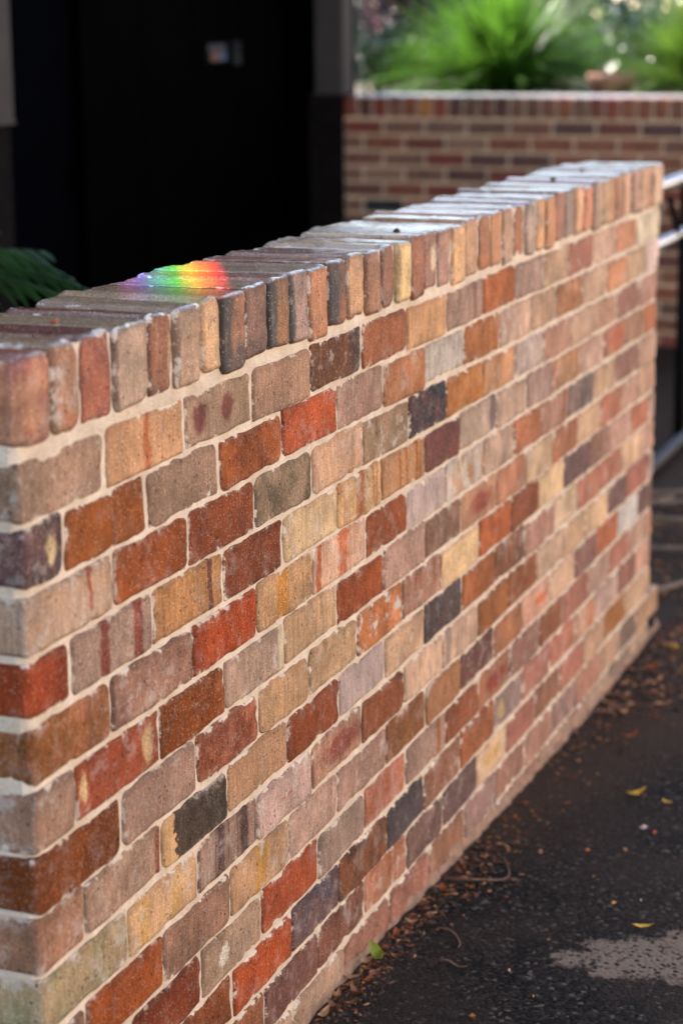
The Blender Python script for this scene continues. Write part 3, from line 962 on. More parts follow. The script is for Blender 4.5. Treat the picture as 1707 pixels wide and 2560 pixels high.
part('return_panel', (0.5, 0.22, 5.0), (9.24, 3.195, 2.5), m_black, bld, 0.004)
for i, (x, lab) in enumerate(((5.32, 'taupe steel post on a dark pier at the left edge'), (8.87, 'taupe steel post on a dark pier where the far brick wall ends'))):
    yp = 3.13 if i == 0 else 2.985
    p = empty('porch_post', (x, yp, 0))
    tag(p, lab, 'post', 'posts along the dark building')
    part('post', (0.15, 0.17, 4.2), (x, yp, 1.30 + 2.1), m_taupe, p, 0.008)
    part('pier', (0.15, 0.19, 1.34), (x, yp + 0.03, 0.63), m_pierd, p, 0.01)
    part('base_plate', (0.16, 0.18, 0.012), (x, yp, 1.306), m_taupe, p, 0.002)
dp = empty('downpipe', (5.17, 3.145, 0))
tag(dp, 'cream painted downpipe at the left edge of the picture', 'downpipe')
me = tube_me('pipe', [(0, 0, 1.27), (0, 0, 2.2), (0, 0, 3.4), (0, 0, 5.0)], 0.035, 14)
link('pipe', me, m_cream, dp)
me = tube_me('shoe', [(0, 0, 0.0), (0, 0, 1.28)], 0.038, 14)
link('shoe', me, m_pierd, dp)
me = box_me('bracket', (0.11, 0.05, 0.03), 0.003)
for z in (1.9, 3.2):
    link('bracket', me, m_cream, dp, (0, 0.02, z))

pq = empty('notice_plaque', (7.83, 3.236, 1.54))
tag(pq, 'small notice with a white strip and coloured picture on the black wall', 'notice')
m_white = simple('notice_white', lin((42, 40, 41)), 0.85, var=0.05, bump=0)
m_nor = simple('notice_orange', lin((92, 44, 22)), 0.6, var=0.2, scale=60, bump=0)
m_nbl = simple('notice_blue', lin((36, 60, 82)), 0.6, var=0.2, scale=60, bump=0)
m_ngr = simple('notice_backing', lin((10, 10, 11)), 0.8, var=0.1, bump=0, spec=0.08)
part('backing', (0.25, 0.012, 0.10), (7.83, 3.236, 1.54), m_ngr, pq, 0.003)
part('white_strip', (0.22, 0.004, 0.038), (7.83, 3.227, 1.565), m_white, pq, 0.001)
part('orange_mark', (0.10, 0.004, 0.040), (7.80, 3.227, 1.522), m_nor, pq, 0.001)
part('blue_mark', (0.09, 0.004, 0.036), (7.90, 3.227, 1.522), m_nbl, pq, 0.001)
ib = empty('intercom', (8.07, 3.23, 1.54))
tag(ib, 'dark grey intercom box beside the notice on the black wall', 'intercom')
part('case', (0.10, 0.03, 0.125), (8.07, 3.232, 1.535), m_blackmetal, ib, 0.006)
part('speaker_grille', (0.06, 0.004, 0.03), (8.07, 3.216, 1.565), m_blackmetal, ib, 0.001)
part('button', (0.022, 0.006, 0.022), (8.07, 3.215, 1.51), m_taupe, ib, 0.002)

# ---------------------------------------------------------------- far brick wall
m_far, t, b = newmat('far_fired_clay')
oc, _ = obj_coord(t)
sd_ = t.attr('seed').outputs['Fac']
P = t.vmath('ADD', oc, t.comb(sd_, t.math('MULTIPLY', sd_, 1.7), 0.0))
c1 = t.attr('c1').outputs['Color']
n1, n2 = t.noise(P, 22, 5), t.noise(P, 220, 3)
c = t.mix(t.step(n1, 0.35, 0.7), c1, t.mix(1.0, c1, (0.66, 0.62, 0.6), 'MULTIPLY'))
c = t.mix(t.math('MULTIPLY', t.step(n2, 0.6, 0.75), 0.35), c, MORTAR)
t._in(b.inputs['Base Color'], c)
b.inputs['Roughness'].default_value = 0.5
t._in(b.inputs['Normal'], t.bump(n2, 0.25, 0.003))
farw = empty('far_brick_wall', (8.8, -1.0, 0))
tag(farw, 'far brick retaining wall holding the raised garden, beyond the near wall', 'brick wall')
FX, FY0, FY1, FTOP = 8.80, 2.905, -3.0, 1.29
FPAL = ['74362a', '7c4632', '663e34', '724838', '824c34', '583830', '80402e', '6e5040', '644638', '84503a', '543430', '74503e', '866450', '6c3a2c']
part('mortar', (0.205, FY0 - FY1, 1.49), (FX + 0.118, (FY0 + FY1) / 2, FTOP - 0.012 - 0.745), simple('far_mortar', lin((222, 190, 156)), 0.9, var=0.15, scale=30, bump=0.3), farw, 0.004)
fb = {}
for k in range(14):
    zc = FTOP - 0.11 - 0.012 - 0.043 - 0.086 * k
    y = FY0 - (0.115 if k % 2 else 0.235)
    edges = [FY0, y]
    while edges[-1] - 0.24 > FY1:
        edges.append(edges[-1] - 0.24)
    for a, b_ in zip(edges[:-1], edges[1:]):
        L = round(a - b_ - 0.018, 4)
        if L not in fb:
            fb[L] = box_me('brick', (0.105, L, 0.069), 0.006)
            fb[L].materials.append(m_far)
        o = link('brick', fb[L], None, farw, (FX + 0.0525 + random.uniform(-0.0015, 0.0015) - 8.8, (a + b_) / 2 + 1.0, zc + random.uniform(-0.002, 0.002)), (random.uniform(-.006, .006), 0, random.uniform(-.004, .004)))
        o['c1'] = [1.3 * v for v in lin(random.choice(FPAL))]
        o['seed'] = random.uniform(0, 40)
        if k == 5 and 2.60 < (a + b_) / 2 < 2.84:
            o['c1'] = list(lin('24262a'))
        if k > 9 and (a + b_) / 2 > 1.0 and False:
            pass
me_fc = box_me('coping_brick', (0.23, 0.072, 0.11), 0.007)
m_farc = m_far.copy()
m_farc.name = 'far_coping_clay'
m_farc.node_tree.nodes['Principled BSDF'].inputs['Roughness'].default_value = 0.26
me_fc.materials.append(m_farc)
y = FY0 - 0.043
while y > FY1:
    o = link('coping_brick', me_fc, None, farw, (0.115 - 0.004 + random.uniform(-.003, .003), y + 1.0, FTOP - 0.055 + random.uniform(-.002, .002)), (random.uniform(-.01, .01), random.uniform(-.006, .006), 0))
    o['c1'] = [1.3 * v for v in lin(random.choice(FPAL + ['9a7a58', 'a0683c']))]
    o['seed'] = random.uniform(0, 40)
    y -= 0.087

# raised garden behind it
m_soil = simple('garden_soil', (0.06, 0.042, 0.03), 0.95, var=0.4, scale=7, bump=0.6, bscale=40)
gb = link('garden_bed', box_me('garden_bed', (9.0, 16.0, 1.3), 0.02), m_soil, None, (9.035 + 4.5, -0.0, 0.48))
tag(gb, 'raised garden bed behind the far brick wall', None, None, 'structure')


ed = link('concrete_edging', box_me('concrete_edging', (0.42, 5.8, 0.2), 0.01), simple('pale_concrete', (0.20, 0.20, 0.21), 0.45, var=0.15, scale=5, bump=0.2), None, (9.247, 0.0, 1.184))
tag(ed, 'pale concrete edging along the top of the far brick wall', None, None, 'structure')

# ---------------------------------------------------------------- plants
def leaf_mat(name, col, trans=0.45, rough=0.4, var=0.35):
    return simple(name, col, rough, var=var, scale=5, bump=0, spec=0.5, trans=trans)


m_palm = leaf_mat('palm_green', (0.085, 0.20, 0.020), 0.5)
m_palm2 = leaf_mat('palm_yellow_green', (0.085, 0.16, 0.02))
m_purple = leaf_mat('purple_leaf', (0.07, 0.045, 0.06), 0.3, 0.16)
m_green = leaf_mat('shrub_green', (0.05, 0.09, 0.025), 0.4, 0.3)
m_dark = leaf_mat('dark_leaf', (0.025, 0.045, 0.03), 0.25, 0.16)
m_yell = leaf_mat('yellow_green_leaf', (0.14, 0.15, 0.03), 0.5, 0.35)  # yellow-green foliage colour
m_bark = simple('bark', (0.09, 0.065, 0.045), 0.9, var=0.4, scale=20, bump=0.8)
m_strap = leaf_mat('strap_leaf', (0.035, 0.085, 0.020), 0.3, 0.4)
m_flower = leaf_mat('pink_flower', (0.55, 0.22, 0.25), 0.5, 0.5)


def strip(V, F, pts, widths, side, fold=0.0):
    o = len(V)
    for i, p in enumerate(pts):
        dn = Vector((0, 0, -1)) * widths[i] * fold
        V.append(tuple(p - side * widths[i] - dn))
        V.append(tuple(p))
        V.append(tuple(p + side * widths[i] - dn))
    for i in range(len(pts) - 1):
        a = o + i * 3
        F.append((a, a + 1, a + 4, a + 3))
        F.append((a + 1, a + 2, a + 5, a + 4))


def grass_tree(label, loc, n, length, wid, mat, spread=1.0, seed=1, trunk=0.12):
    rs = random.Random(seed)
    root = empty('grass_tree', loc)
    tag(root, label, 'plant', 'spiky plants in the raised garden')
    V, F = [], []
    for i in range(n):
        a = rs.uniform(0, 2 * math.pi)
        el = math.asin(rs.uniform(0.12, 1.0)) / spread
        L = length * rs.uniform(0.7, 1.1)
        d = Vector((math.cos(a) * math.cos(el), math.sin(a) * math.cos(el), math.sin(el)))
        side = d.cross(Vector((0, 0, 1)))
        if side.length < 0.05:
            side = Vector((1, 0, 0))
        side.normalize()
        pts, ws = [], []
        for j in range(7):
            s_ = j / 6
            p = Vector((0, 0, trunk)) + d * L * s_ - Vector((0, 0, 1)) * L * 0.30 * s_ ** 2.4 * math.cos(el)
            pts.append(p)
            ws.append(wid * (1 - s_) ** 0.6 + 0.001)
        strip(V, F, pts, ws, side, 0.3)
    link('leaf_crown', mesh_np('leaf_crown', V, F, False), mat, root)
    link('trunk', tube_me('trunk', [(0, 0, -0.1), (0, 0, trunk * 0.5), (0, 0, trunk + 0.05)], [0.12, 0.11, 0.08], 10), m_bark, root)
    return root


grass_tree('large spiky bright green plant above the far brick wall', (11.1, 2.66, 1.10), 1700, 1.0, 0.010, m_palm, 0.95, 3)
grass_tree('yellow green spiky plant at the right edge above the far wall', (10.9, 1.36, 1.10), 900, 0.85, 0.010, m_palm2, 0.95, 5)


def shrub(name, label, loc, h, rad, nleaf, lsize, mat, seed, trunk_h, clumps=16, mat2=None, group='trees and shrubs in the raised garden', cat='shrub', n2=0):
    rs = np.random.default_rng(seed)
    root = empty(name, loc)
    tag(root, label, cat, group)
    cs = rs.normal(size=(clumps, 3))
    cs /= np.linalg.norm(cs, axis=1, keepdims=True)
    cs *= rs.uniform(0.35, 0.95, (clumps, 1))
    cs = cs * np.array([rad, rad, (h - trunk_h) / 2]) + np.array([0, 0, trunk_h + (h - trunk_h) / 2])

    def leaves(nm, n, size, mt):
        ci = rs.integers(0, clumps, n)
        p = cs[ci] + rs.normal(size=(n, 3)) * rad * 0.22
        d = rs.normal(size=(n, 3))
        d[:, 2] -= 0.2
        d /= np.linalg.norm(d, axis=1, keepdims=True)
        e = rs.normal(size=(n, 3))
        s_ = np.cross(d, e)
        s_ /= np.linalg.norm(s_, axis=1, keepdims=True)
        ln = size * rs.uniform(0.6, 1.3, (n, 1))
        wd = ln * 0.28
        a, b1, b2, c_ = p, p + d * ln * 0.45 + s_ * wd, p + d * ln * 0.5 - s_ * wd, p + d * ln
        V = np.stack([a, b1, c_, b2], 1).reshape(-1, 3)
        F = [(4 * i, 4 * i + 1, 4 * i + 2, 4 * i + 3) for i in range(n)]
        o = link(nm, mesh_np(nm, V, F, False), mt, root)
        return o
    leaves('crown', nleaf, lsize, mat)
    if mat2:
        leaves('blossom', n2, lsize * 0.7, mat2)  # pink blossom, and on one shrub the cream glint petals
    tp = [(0, 0, -0.1), (0.02, 0.01, trunk_h * 0.6), (0.0, 0.03, trunk_h + (h - trunk_h) * 0.5)]
    tr = link('trunk', tube_me('trunk', tp, [0.04 * h, 0.03 * h, 0.008 * h], 8), m_bark, root)
    for i in range(6):
        c_ = cs[i]
        link('limb', tube_me('limb', [(0.01, 0.02, trunk_h * (0.6 + 0.07 * i)), tuple(c_ * 0.5 + np.array([0, 0, trunk_h * 0.5])), tuple(c_)], [0.015 * h, 0.01 * h, 0.003 * h], 6), m_bark, tr)
    return root


m_cglint = leaf_mat('cream_glint', (0.75, 0.66, 0.50), 0.4, 0.35, 0.1)  # cream petals stand in for bright sun glints on the leaves
shrub('flower_or_glint_shrub', 'dark purple leaved shrub with pink blossom beside the post', (12.3, 3.85, 1.13), 1.0, 0.42, 1500, 0.075, m_purple, 4, 0.2, 14, m_flower, n2=160)
shrub('flower_or_glint_shrub', 'shrub with cream petals added as sun glints between the blossom shrub and the large spiky plant', (12.6, 3.55, 1.13), 1.0, 0.36, 1100, 0.075, m_dark, 41, 0.2, 14, m_cglint, n2=70)
shrub('leafy_shrub', 'dark leafy shrub behind the left of the spiky plant', (13.4, 4.15, 1.13), 1.1, 0.50, 1200, 0.08, m_dark, 7, 0.2)
shrub('leafy_shrub', 'low dark green shrub between the post and the large spiky plant', (11.2, 3.55, 1.13), 0.5, 0.30, 1100, 0.06, m_dark, 8, 0.08)
shrub('leafy_shrub', 'green shrub behind the large spiky plant', (13.3, 3.0, 1.13), 0.85, 0.5, 1400, 0.08, m_green, 9, 0.2)
shrub('leafy_shrub', 'dark shrub between the two spiky plants', (12.4, 2.02, 1.13), 0.72, 0.32, 1100, 0.06, m_dark, 12, 0.12)
shrub('leafy_shrub', 'yellow green sunlit shrub at the right edge behind the far wall', (13.6, 1.75, 1.13), 0.7, 0.42, 900, 0.08, m_yell, 15, 0.2)
for i, (x, y, h, r_, mt, lab) in enumerate(((24, 8.4, 2.3, 1.5, m_green, 'distant tree behind the pink blossom shrub'), (27, 6.2, 2.4, 1.6, m_dark, 'distant dark tree behind the large spiky plant'),
                                             (25, 4.0, 2.1, 1.3, m_green, 'distant green tree behind the gap between spiky plants'))):
    shrub('garden_tree', lab, (x, y, 0), h, r_, 2200, 0.22, mt, 30 + i, 0.3, 22, group='distant trees beyond the garden', cat='tree')

pot = empty('terracotta_pot', (10.6, 1.82, 1.10))
tag(pot, 'pink terracotta pot between the spiky plants above the far wall', 'pot')
m_terra = simple('terracotta', lin((150, 106, 90)), 0.85, var=0.15, scale=10, bump=0.2)
prof = [(0.0, 0.0), (0.095, 0.0), (0.13, 0.20), (0.15, 0.21), (0.15, 0.27), (0.125, 0.27), (0.12, 0.23), (0.0, 0.23)]
V, F = [], []
N = 24
for (r_, z) in prof:
    for k in range(N):
        V.append((r_ * math.cos(2 * math.pi * k / N), r_ * math.sin(2 * math.pi * k / N), z))
for i in range(len(prof) - 1):
    for k in range(N):
        F.append((i * N + k, i * N + (k + 1) % N, (i + 1) * N + (k + 1) % N, (i + 1) * N + k))
link('body', mesh_np('body', V, F, True), m_terra, pot)
link('soil', tube_me('soil', [(0, 0, 0.225), (0, 0, 0.24)], 0.118, 16), m_soil, pot)

# strap leaved plant between the wall and the building, its leaves arch over at the left edge
sp_root = empty('palm_plant', (2.26, 1.90, 0.0))
tag(sp_root, 'small palm with arching dark green fronds behind the near wall at left', 'plant')
link('stem', tube_me('stem', [(0, 0, -0.02), (0.02, 0.0, 0.4), (0.0, 0.01, 0.85)], [0.035, 0.03, 0.028], 10), m_bark, sp_root)
LV = [  # (direction angle deg, start elevation deg, length, droop, half width)
    (-88, 55, 0.80, 0.62, 0.020), (-82, 62, 0.83, 0.66, 0.017), (-99, 52, 0.78, 0.58, 0.016), (-70, 40, 0.60, 0.55, 0.017), (-118, 48, 0.70, 0.60, 0.018), (-60, 58, 0.62, 0.5, 0.018),
    (20, 50, 0.7, 0.5, 0.018), (70, 45, 0.7, 0.5, 0.018), (110, 60, 0.75, 0.5, 0.018), (150, 50, 0.7, 0.5, 0.018), (200, 48, 0.62, 0.55, 0.018), (-20, 60, 0.66, 0.5, 0.018), (45, 70, 0.7, 0.4, 0.018), (-140, 65, 0.7, 0.4, 0.018)]
for a, el, L, dr, wd in LV:
    L *= 1.39
    d = Vector((math.cos(R(a)), math.sin(R(a)), 0))
    side = Vector((-d.y, d.x, 0))
    pts, ws = [], []
    for j in range(13):
        s_ = j / 12
        pts.append(Vector((0, 0, 0.83)) + d * L * s_ * math.cos(R(el)) * (1 + 0.35 * s_) + Vector((0, 0, 1)) * L * (s_ * math.sin(R(el)) - dr * s_ ** 2))
        ws.append(wd * (0.35 + 0.65 * math.sin(math.pi * min(1, s_ * 1.05 + 0.12)) ** 0.7) * (1 - s_ ** 5) + 0.0008)
    V, F = [], []
    strip(V, F, pts, [0.003] * 13, side, 0.3)
    for j in range(1, 40, 2):          # leaflets hanging from both sides of the rib
        f_ = j / 40 * 12
        i0 = min(11, int(f_))
        p_ = pts[i0].lerp(pts[i0 + 1], f_ - i0)
        fwd = (pts[i0 + 1] - pts[i0]).normalized()
        ll = (0.14 * math.sin(math.pi * min(1, j / 40 * 0.9 + 0.1)) ** 0.6 + 0.02) * random.uniform(0.85, 1.1)
        for sg in (-1, 1):
            dd = (fwd * 0.95 + side * sg * 0.36 + Vector((0, 0, -0.22))).normalized()
            lp = [p_ + dd * ll * q_ + Vector((0, 0, -0.30 * ll * q_ * q_)) for q_ in (0, 0.35, 0.7, 1.0)]
            strip(V, F, lp, [0.003, 0.006, 0.005, 0.001], dd.cross(Vector((0, 0, 1))).normalized().cross(dd).lerp(fwd, 0.5).normalized(), 0.1)
    link('leaf', mesh_np('leaf', V, F, True), m_strap, sp_root)

# ---------------------------------------------------------------- handrail by the far end
m_based = simple('weathered_base_rail', (0.06, 0.065, 0.075), 0.5, 0.4, var=0.2, scale=20, bump=0.1)
hr = empty('handrail', (7.0, 0.45, -0.04))
tag(hr, 'galvanised handrail with three rails beyond the far end of the wall', 'handrail')
for z, r_, nm in ((1.08, 0.021, 'rail'), (0.86, 0.019, 'rail'), (-0.005, 0.024, 'base_rail')):
    link(nm, tube_me(nm, [(-1.75, 0, z + 0.04), (0, 0, z + 0.04), (1.78, 0, z + 0.04)], r_, 14), m_steel if nm == 'rail' else m_based, hr)
for x in (-1.6, -0.66, 0.3, 1.6):
    link('post', tube_me('post', [(x, 0.03, -0.02), (x, 0.03, 0.6), (x, 0.03, 1.10)], 0.024, 12), m_blackmetal, hr)
link('brace', tube_me('brace', [(-1.16, -0.01, 1.06), (-1.06, -0.01, 0.98), (-0.96, -0.01, 0.88)], 0.014, 10), m_blackmetal, hr)
link('bracket', box_me('bracket', (0.16, 0.05, 0.17), 0.01), m_blackmetal, hr, (-0.70, -0.02, 1.02))

# ---------------------------------------------------------------- litter
def leaf_me(name, L, W, curl, seed):
    rs = random.Random(seed)
    V, F = [], []
    n = 8
    for i in range(n + 1):
        s_ = i / n
        wv = W * math.sin(math.pi * s_ ** 0.85) ** 0.8
        x = (s_ - 0.5) * L
        z = curl * ((s_ - 0.5) ** 2) * L * 2 + 0.001 * rs.uniform(-1, 1)
        yb = 0.06 * L * math.sin(s_ * 3 + seed)
        V += [(x, yb - wv, z + abs(curl) * W * 0.9), (x, yb, z), (x, yb + wv, z + abs(curl) * W * 0.9)]
    for i in range(n):
        a = i * 3
        F += [(a, a + 3, a + 4, a + 1), (a + 1, a + 4, a + 5, a + 2)]
    me = mesh_np(name, V, F, True)
    return me


LM = {k: simple('leaf_' + k, lin(c), 0.6, var=0.3, scale=60, bump=0.1, trans=0.15) for k, c in
      dict(green=(140, 150, 40), yellow=(190, 150, 30), brown=(120, 76, 46), tan=(168, 124, 84), rust=(150, 80, 36), dark=(64, 42, 30), pale=(196, 172, 146)).items()}


def put_leaf(nm, kind, x, y, L, W, rz, label, group=None, curl=0.5, tilt=(0.1, 0.05), dz=0.004):
    me = leaf_me(nm, L, W, curl, random.randint(0, 999))
    o = link(nm, me, LM[kind], None, (x, y, float(ground_z(x)) + dz), (tilt[0], tilt[1], rz))
    tag(o, label, 'leaf', group)
    return o


put_leaf('fallen_leaf', 'green', 1.19, -0.035, 0.052, 0.011, -2.3, 'green leaf lying at the foot of the wall among brown litter', None, 0.7, (0.5, 0.15), 0.012)
put_leaf('fallen_leaf', 'green', 0.86, -0.012, 0.045, 0.010, -1.5, 'green leaf tip at the wall foot on the bottom edge', None, 0.4, (0.3, 0.1), 0.01)
put_leaf('fallen_leaf', 'yellow', 2.29, -0.265, 0.062, 0.010, -0.5, 'yellow green leaf alone on the asphalt well away from the wall', None, 0.4)
put_leaf('fallen_leaf', 'yellow', 1.52, -0.455, 0.042, 0.006, -1.2, 'slender yellow leaf on the asphalt beside the pale concrete patch', None, 0.3)
put_leaf('fallen_leaf', 'yellow', 2.26, -0.345, 0.030, 0.009, 0.9, 'small yellow leaf at the right edge of the asphalt', None, 0.3)
for (x, y, kind, L) in ((1.09, -0.018, 'tan', .05), (1.06, -0.026, 'brown', .055), (1.0, -0.02, 'tan', .045), (1.13, -0.03, 'rust', .04), (1.16, -0.02, 'tan', .04), (1.03, -0.045, 'brown', .05), (0.96, -0.03, 'brown', .05),
                        (1.23, -0.03, 'brown', .035), (1.3, -0.03, 'rust', .03), (1.08, -0.05, 'rust', .04), (1.12, -0.055, 'brown', .036), (0.93, -0.02, 'tan', .05), (1.20, -0.06, 'brown', .03), (1.36, -0.035, 'tan', .035),
                        (0.98, -0.05, 'brown', .045), (1.45, -0.03, 'brown', .035), (1.55, -0.04, 'rust', .03), (1.70, -0.035, 'brown', .04)):
    put_leaf('dry_leaf', kind, x, y, L * 0.75, 0.0065, random.uniform(0, 6.28), {'tan': 'pale tan dry leaf', 'brown': 'brown dry leaf', 'rust': 'rust coloured dry leaf'}[kind] + ' in the litter at the near foot of the wall', 'dry leaves along the foot of the wall', random.uniform(0.3, 0.8), (random.uniform(-.4, .4), random.uniform(-.25, .25)), 0.009)
for x, y, kind in ((3.5, -0.10, 'yellow'), (3.62, -0.16, 'yellow'), (3.3, -0.08, 'rust'), (3.9, -0.1, 'yellow'), (3.2, -0.22, 'rust'), (2.9, -0.09, 'tan'), (3.4, -0.3, 'rust'), (2.7, -0.16, 'rust')):
    put_leaf('dry_leaf', kind, x, y, 0.045, 0.010, random.uniform(0, 6.28), 'yellowed leaf on the soil at the far end of the wall', 'yellowed leaves at the far end of the wall', 0.5, (random.uniform(-.4, .4), 0.2), 0.012)

m_twig = simple('twig_bark', lin((116, 84, 66)), 0.85, var=0.3, scale=60, bump=0.3)
m_dryb = simple('dry_branch', lin((104, 88, 76)), 0.85, var=0.35, scale=14, bump=0.5)


def curve_pts(a, b_, bend, lift=0.004, n=9):
    a, b_ = Vector((a[0], a[1], 0)), Vector((b_[0], b_[1], 0))
    d = b_ - a
    sd2 = Vector((-d.y, d.x, 0)).normalized()
    out = []
    for i in range(n):
        s_ = i / (n - 1)
        p = a + d * s_ + sd2 * bend * math.sin(math.pi * s_) * d.length
        out.append((p.x, p.y, float(ground_z(p.x)) + lift + 0.004 * math.sin(s_ * 7)))
    return out


for a, b_, bend, r_, lab in (((1.37, -0.09), (1.29, -0.155), 0.18, 0.0022, 'curved brown twig on the asphalt near the wall foot'), ((1.225, -0.14), (1.215, -0.195), 0.05, 0.0022, 'short straight twig on the asphalt in front of the green leaf'),
                             ((1.62, -0.02), (1.78, -0.10), -0.45, 0.0025, 'hooked dry stem curling out from the wall foot'), ((2.70, -0.02), (3.0, -0.10), 0.25, 0.005, 'pale bent stem against the far part of the wall foot'),
                             ((1.47, -0.50), (1.44, -0.53), 0.05, 0.0018, 'small twig across the pale concrete patch')):
    o = link('fallen_twig', tube_me('fallen_twig', curve_pts(a, b_, bend), [r_ * (1 - 0.05 * i) for i in range(9)], 6), m_twig)
    tag(o, lab, 'twig')
for i, (a, b_, bend, r_, lf) in enumerate((((4.0, 0.55), (4.5, -0.05), 0.2, 0.018, 0.05), ((4.25, 0.6), (4.75, 0.02), 0.12, 0.02, 0.09), ((4.5, 0.6), (4.9, 0.05), -0.1, 0.022, 0.07), ((4.1, 0.35), (4.9, 0.2), 0.15, 0.014, 0.12),
                                            ((4.7, 0.5), (5.2, 0.0), 0.2, 0.018, 0.05), ((3.85, 0.4), (4.25, -0.04), -0.15, 0.016, 0.03), ((4.9, 0.55), (5.3, 0.1), 0.15, 0.016, 0.06), ((4.3, 0.4), (4.45, -0.1), 0.1, 0.012, 0.16))):
    o = link('dry_branch', tube_me('dry_branch', curve_pts(a, b_, bend, lf), [r_ * (1 - 0.07 * k) for k in range(9)], 8), m_dryb)
    tag(o, 'pale dry branch in the heap beyond the far end of the wall', 'branch', 'dry branches heaped beyond the wall')

for nm, lab, x, y, r_, mt in (('fallen_berry', 'orange berry on the mortar between the first coping bricks', 0.284, 0.098, 0.005, LM['rust']),
                              ('seed_pod', 'dark seed pod on the pale middle of the coping', 1.561, 0.06, 0.006, LM['dark']),
                              ('seed_pod', 'dark seed pod on the far coping nearer the camera', 2.864, 0.107, 0.007, LM['dark']),
                              ('seed_pod', 'dark seed pod near the far end of the coping', 3.20, 0.12, 0.006, LM['dark'])):
    bm = bmesh.new()
    bmesh.ops.create_icosphere(bm, subdivisions=3, radius=r_)
    for v in bm.verts:
        f = 1 + 0.18 * math.sin(v.co.x / r_ * 4 + 1) * math.cos(v.co.y / r_ * 3)
        v.co = Vector((v.co.x * 1.25 * f, v.co.y * f, v.co.z * 0.8 * f))
    me = bpy.data.meshes.new(nm)
    bm.to_mesh(me)
    bm.free()
    o = link(nm, me, mt, None, (x, y, TOP + r_ * 0.7))
    tag(o, lab, 'seed')

# crumbs, chips and grit too many to count
m_lit, t, b = newmat('litter_chips')
ta = t.attr('tone', 'GEOMETRY').outputs['Color']
t._in(b.inputs['Base Color'], ta)
b.inputs['Roughness'].default_value = 0.8
V, F, Cc = [], [], []
pal = [lin(c_) for c_ in ((78, 50, 32), (98, 62, 38), (54, 36, 27), (120, 76, 44), (150, 106, 68), (42, 30, 25), (92, 52, 30), (64, 44, 32), (128, 68, 28))]


def chip(x, y, s_, c_, flat=0.35):
    a = random.uniform(0, 6.28)
    z = float(ground_z(x)) + s_ * 0.25 + 0.001
    dx, dy = math.cos(a) * s_, math.sin(a) * s_
    k = random.uniform(0.25, 0.6)
    o_ = len(V)
    tl = random.uniform(-0.5, 0.5) * s_
    V.extend([(x - dx, y - dy, z - tl * .5), (x + dy * k, y - dx * k, z), (x + dx, y + dy, z + tl), (x - dy * k, y + dx * k, z), (x, y, z + s_ * flat), (x, y, z - s_ * flat)])
    F.extend([(o_, o_ + 1, o_ + 4), (o_ + 1, o_ + 2, o_ + 4), (o_ + 2, o_ + 3, o_ + 4), (o_ + 3, o_, o_ + 4), (o_ + 1, o_, o_ + 5), (o_ + 2, o_ + 1, o_ + 5), (o_ + 3, o_ + 2, o_ + 5), (o_, o_ + 3, o_ + 5)])
    Cc.extend([(*c_, 1)] * 6)


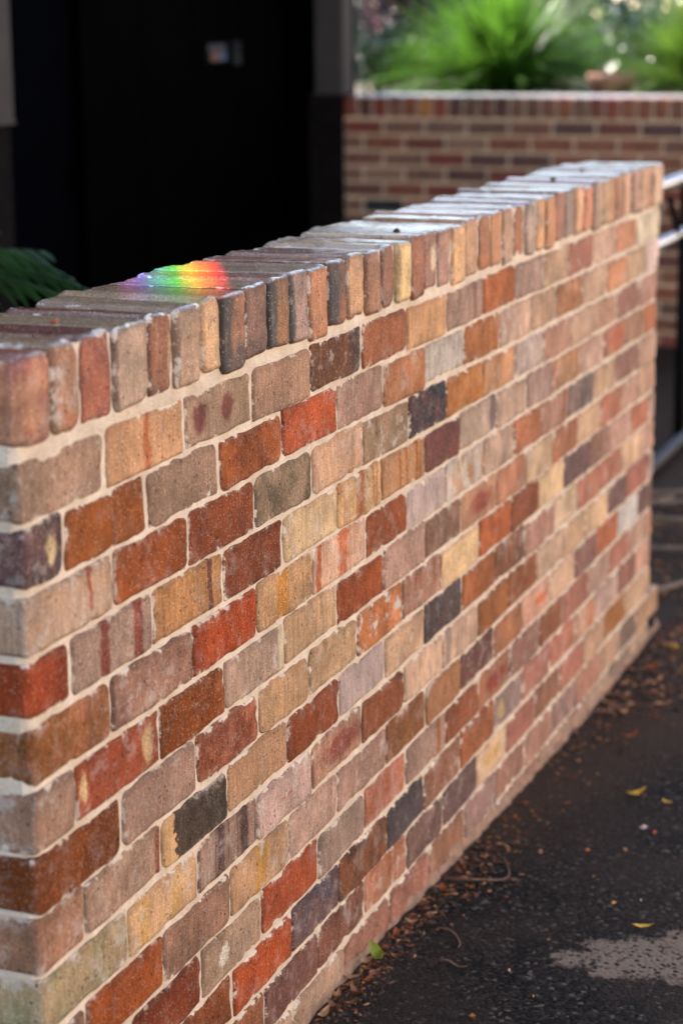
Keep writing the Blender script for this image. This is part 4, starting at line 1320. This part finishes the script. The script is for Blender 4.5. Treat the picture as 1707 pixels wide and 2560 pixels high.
for i in range(2600):
    x = random.uniform(0.5, 5.0) if i % 3 else random.uniform(0.8, 1.9)
    wd = 0.035 + 0.05 * max(0, x - 1.2)
    y = -0.012 - abs(random.gauss(0, 1)) * wd
    chip(x, y, random.choice((0.002, 0.003, 0.004, 0.006, 0.009)), random.choice(pal))
for i in range(700):
    chip(random.uniform(0.9, 4.5), -random.uniform(0.02, 0.9), random.choice((0.0015, 0.002, 0.003)), random.choice(pal))
for x, y, s_, c_ in ((1.235, -0.27, .006, (226, 176, 140)), (1.597, -0.083, .005, (226, 160, 20)), (1.145, -0.341, .005, (190, 130, 30)), (2.08, -0.331, .010, (224, 200, 184)), (1.625, -0.373, .007, (200, 136, 56)), (1.931, -0.325, .007, (206, 144, 96)),
                     (1.03, -0.262, .008, (170, 100, 50)), (2.06, -0.36, .009, (170, 70, 56)), (1.9, -0.25, .006, (200, 120, 60)), (1.66, -0.42, .005, (224, 210, 196)), (1.75, -0.3, .005, (200, 140, 60)), (1.4, -0.3, .004, (190, 140, 90))):
    chip(x, y, s_, lin(c_), 0.6)
for i in range(1500):
    x = random.uniform(2.9, 5.4)
    y = random.uniform(-0.45, 0.5) if x > 3.8 else -0.015 - abs(random.gauss(0, 0.16))
    chip(x, y, random.choice((0.006, 0.009, 0.013, 0.02)), random.choice(pal[:6]), 0.25)
o = link('leaf_litter', mesh_np('leaf_litter', V, F, False, None, Cc), m_lit)
tag(o, 'brown litter of chips and crumbs along the foot of the wall', 'litter', None, 'stuff')

# ---------------------------------------------------------------- unseen house across the driveway, added to bounce warm light at the wall
m_rend = simple('cream_render', (0.72, 0.61, 0.51), 0.85, var=0.05, scale=2, bump=0.15)
m_tile = simple('roof_tile', (0.22, 0.10, 0.07), 0.8, var=0.25, scale=8, bump=0.4)
m_pane = simple('window_glass', (0.03, 0.04, 0.05), 0.08, var=0.05, bump=0)
nh = empty('added_fill_house', (5.0, -9.0, 0))
tag(nh, 'unseen cream rendered house added across the driveway to bounce warm light', 'house')
part('wall', (18.0, 6.0, 4.8), (5.0, -9.2, 2.35), m_rend, nh, 0.01)
V = [(-9.4, -3.6, 4.74), (9.4, -3.6, 4.74), (9.4, 3.2, 4.74), (-9.4, 3.2, 4.74), (-6, -0.2, 6.6), (6, -0.2, 6.6)]
link('roof', mesh_np('roof', V, [(0, 1, 5, 4), (2, 3, 4, 5), (1, 2, 5), (3, 0, 4), (3, 2, 1, 0)], False), m_tile, nh)
for x in (-5.0, 0.0, 5.0):
    wn = part('window', (1.3, 0.06, 1.2), (5.0 + x, -6.19, 1.7), m_pane, nh, 0.004)
    for dz in (-0.63, 0.63):
        part('frame', (1.42, 0.09, 0.06), (5.0 + x, -6.18, 1.7 + dz), m_cream, wn, 0.004)
    for dx in (-0.68, 0.0, 0.68):
        part('frame', (0.06, 0.09, 1.198), (5.0 + x + dx, -6.18, 1.7), m_cream, wn, 0.004)
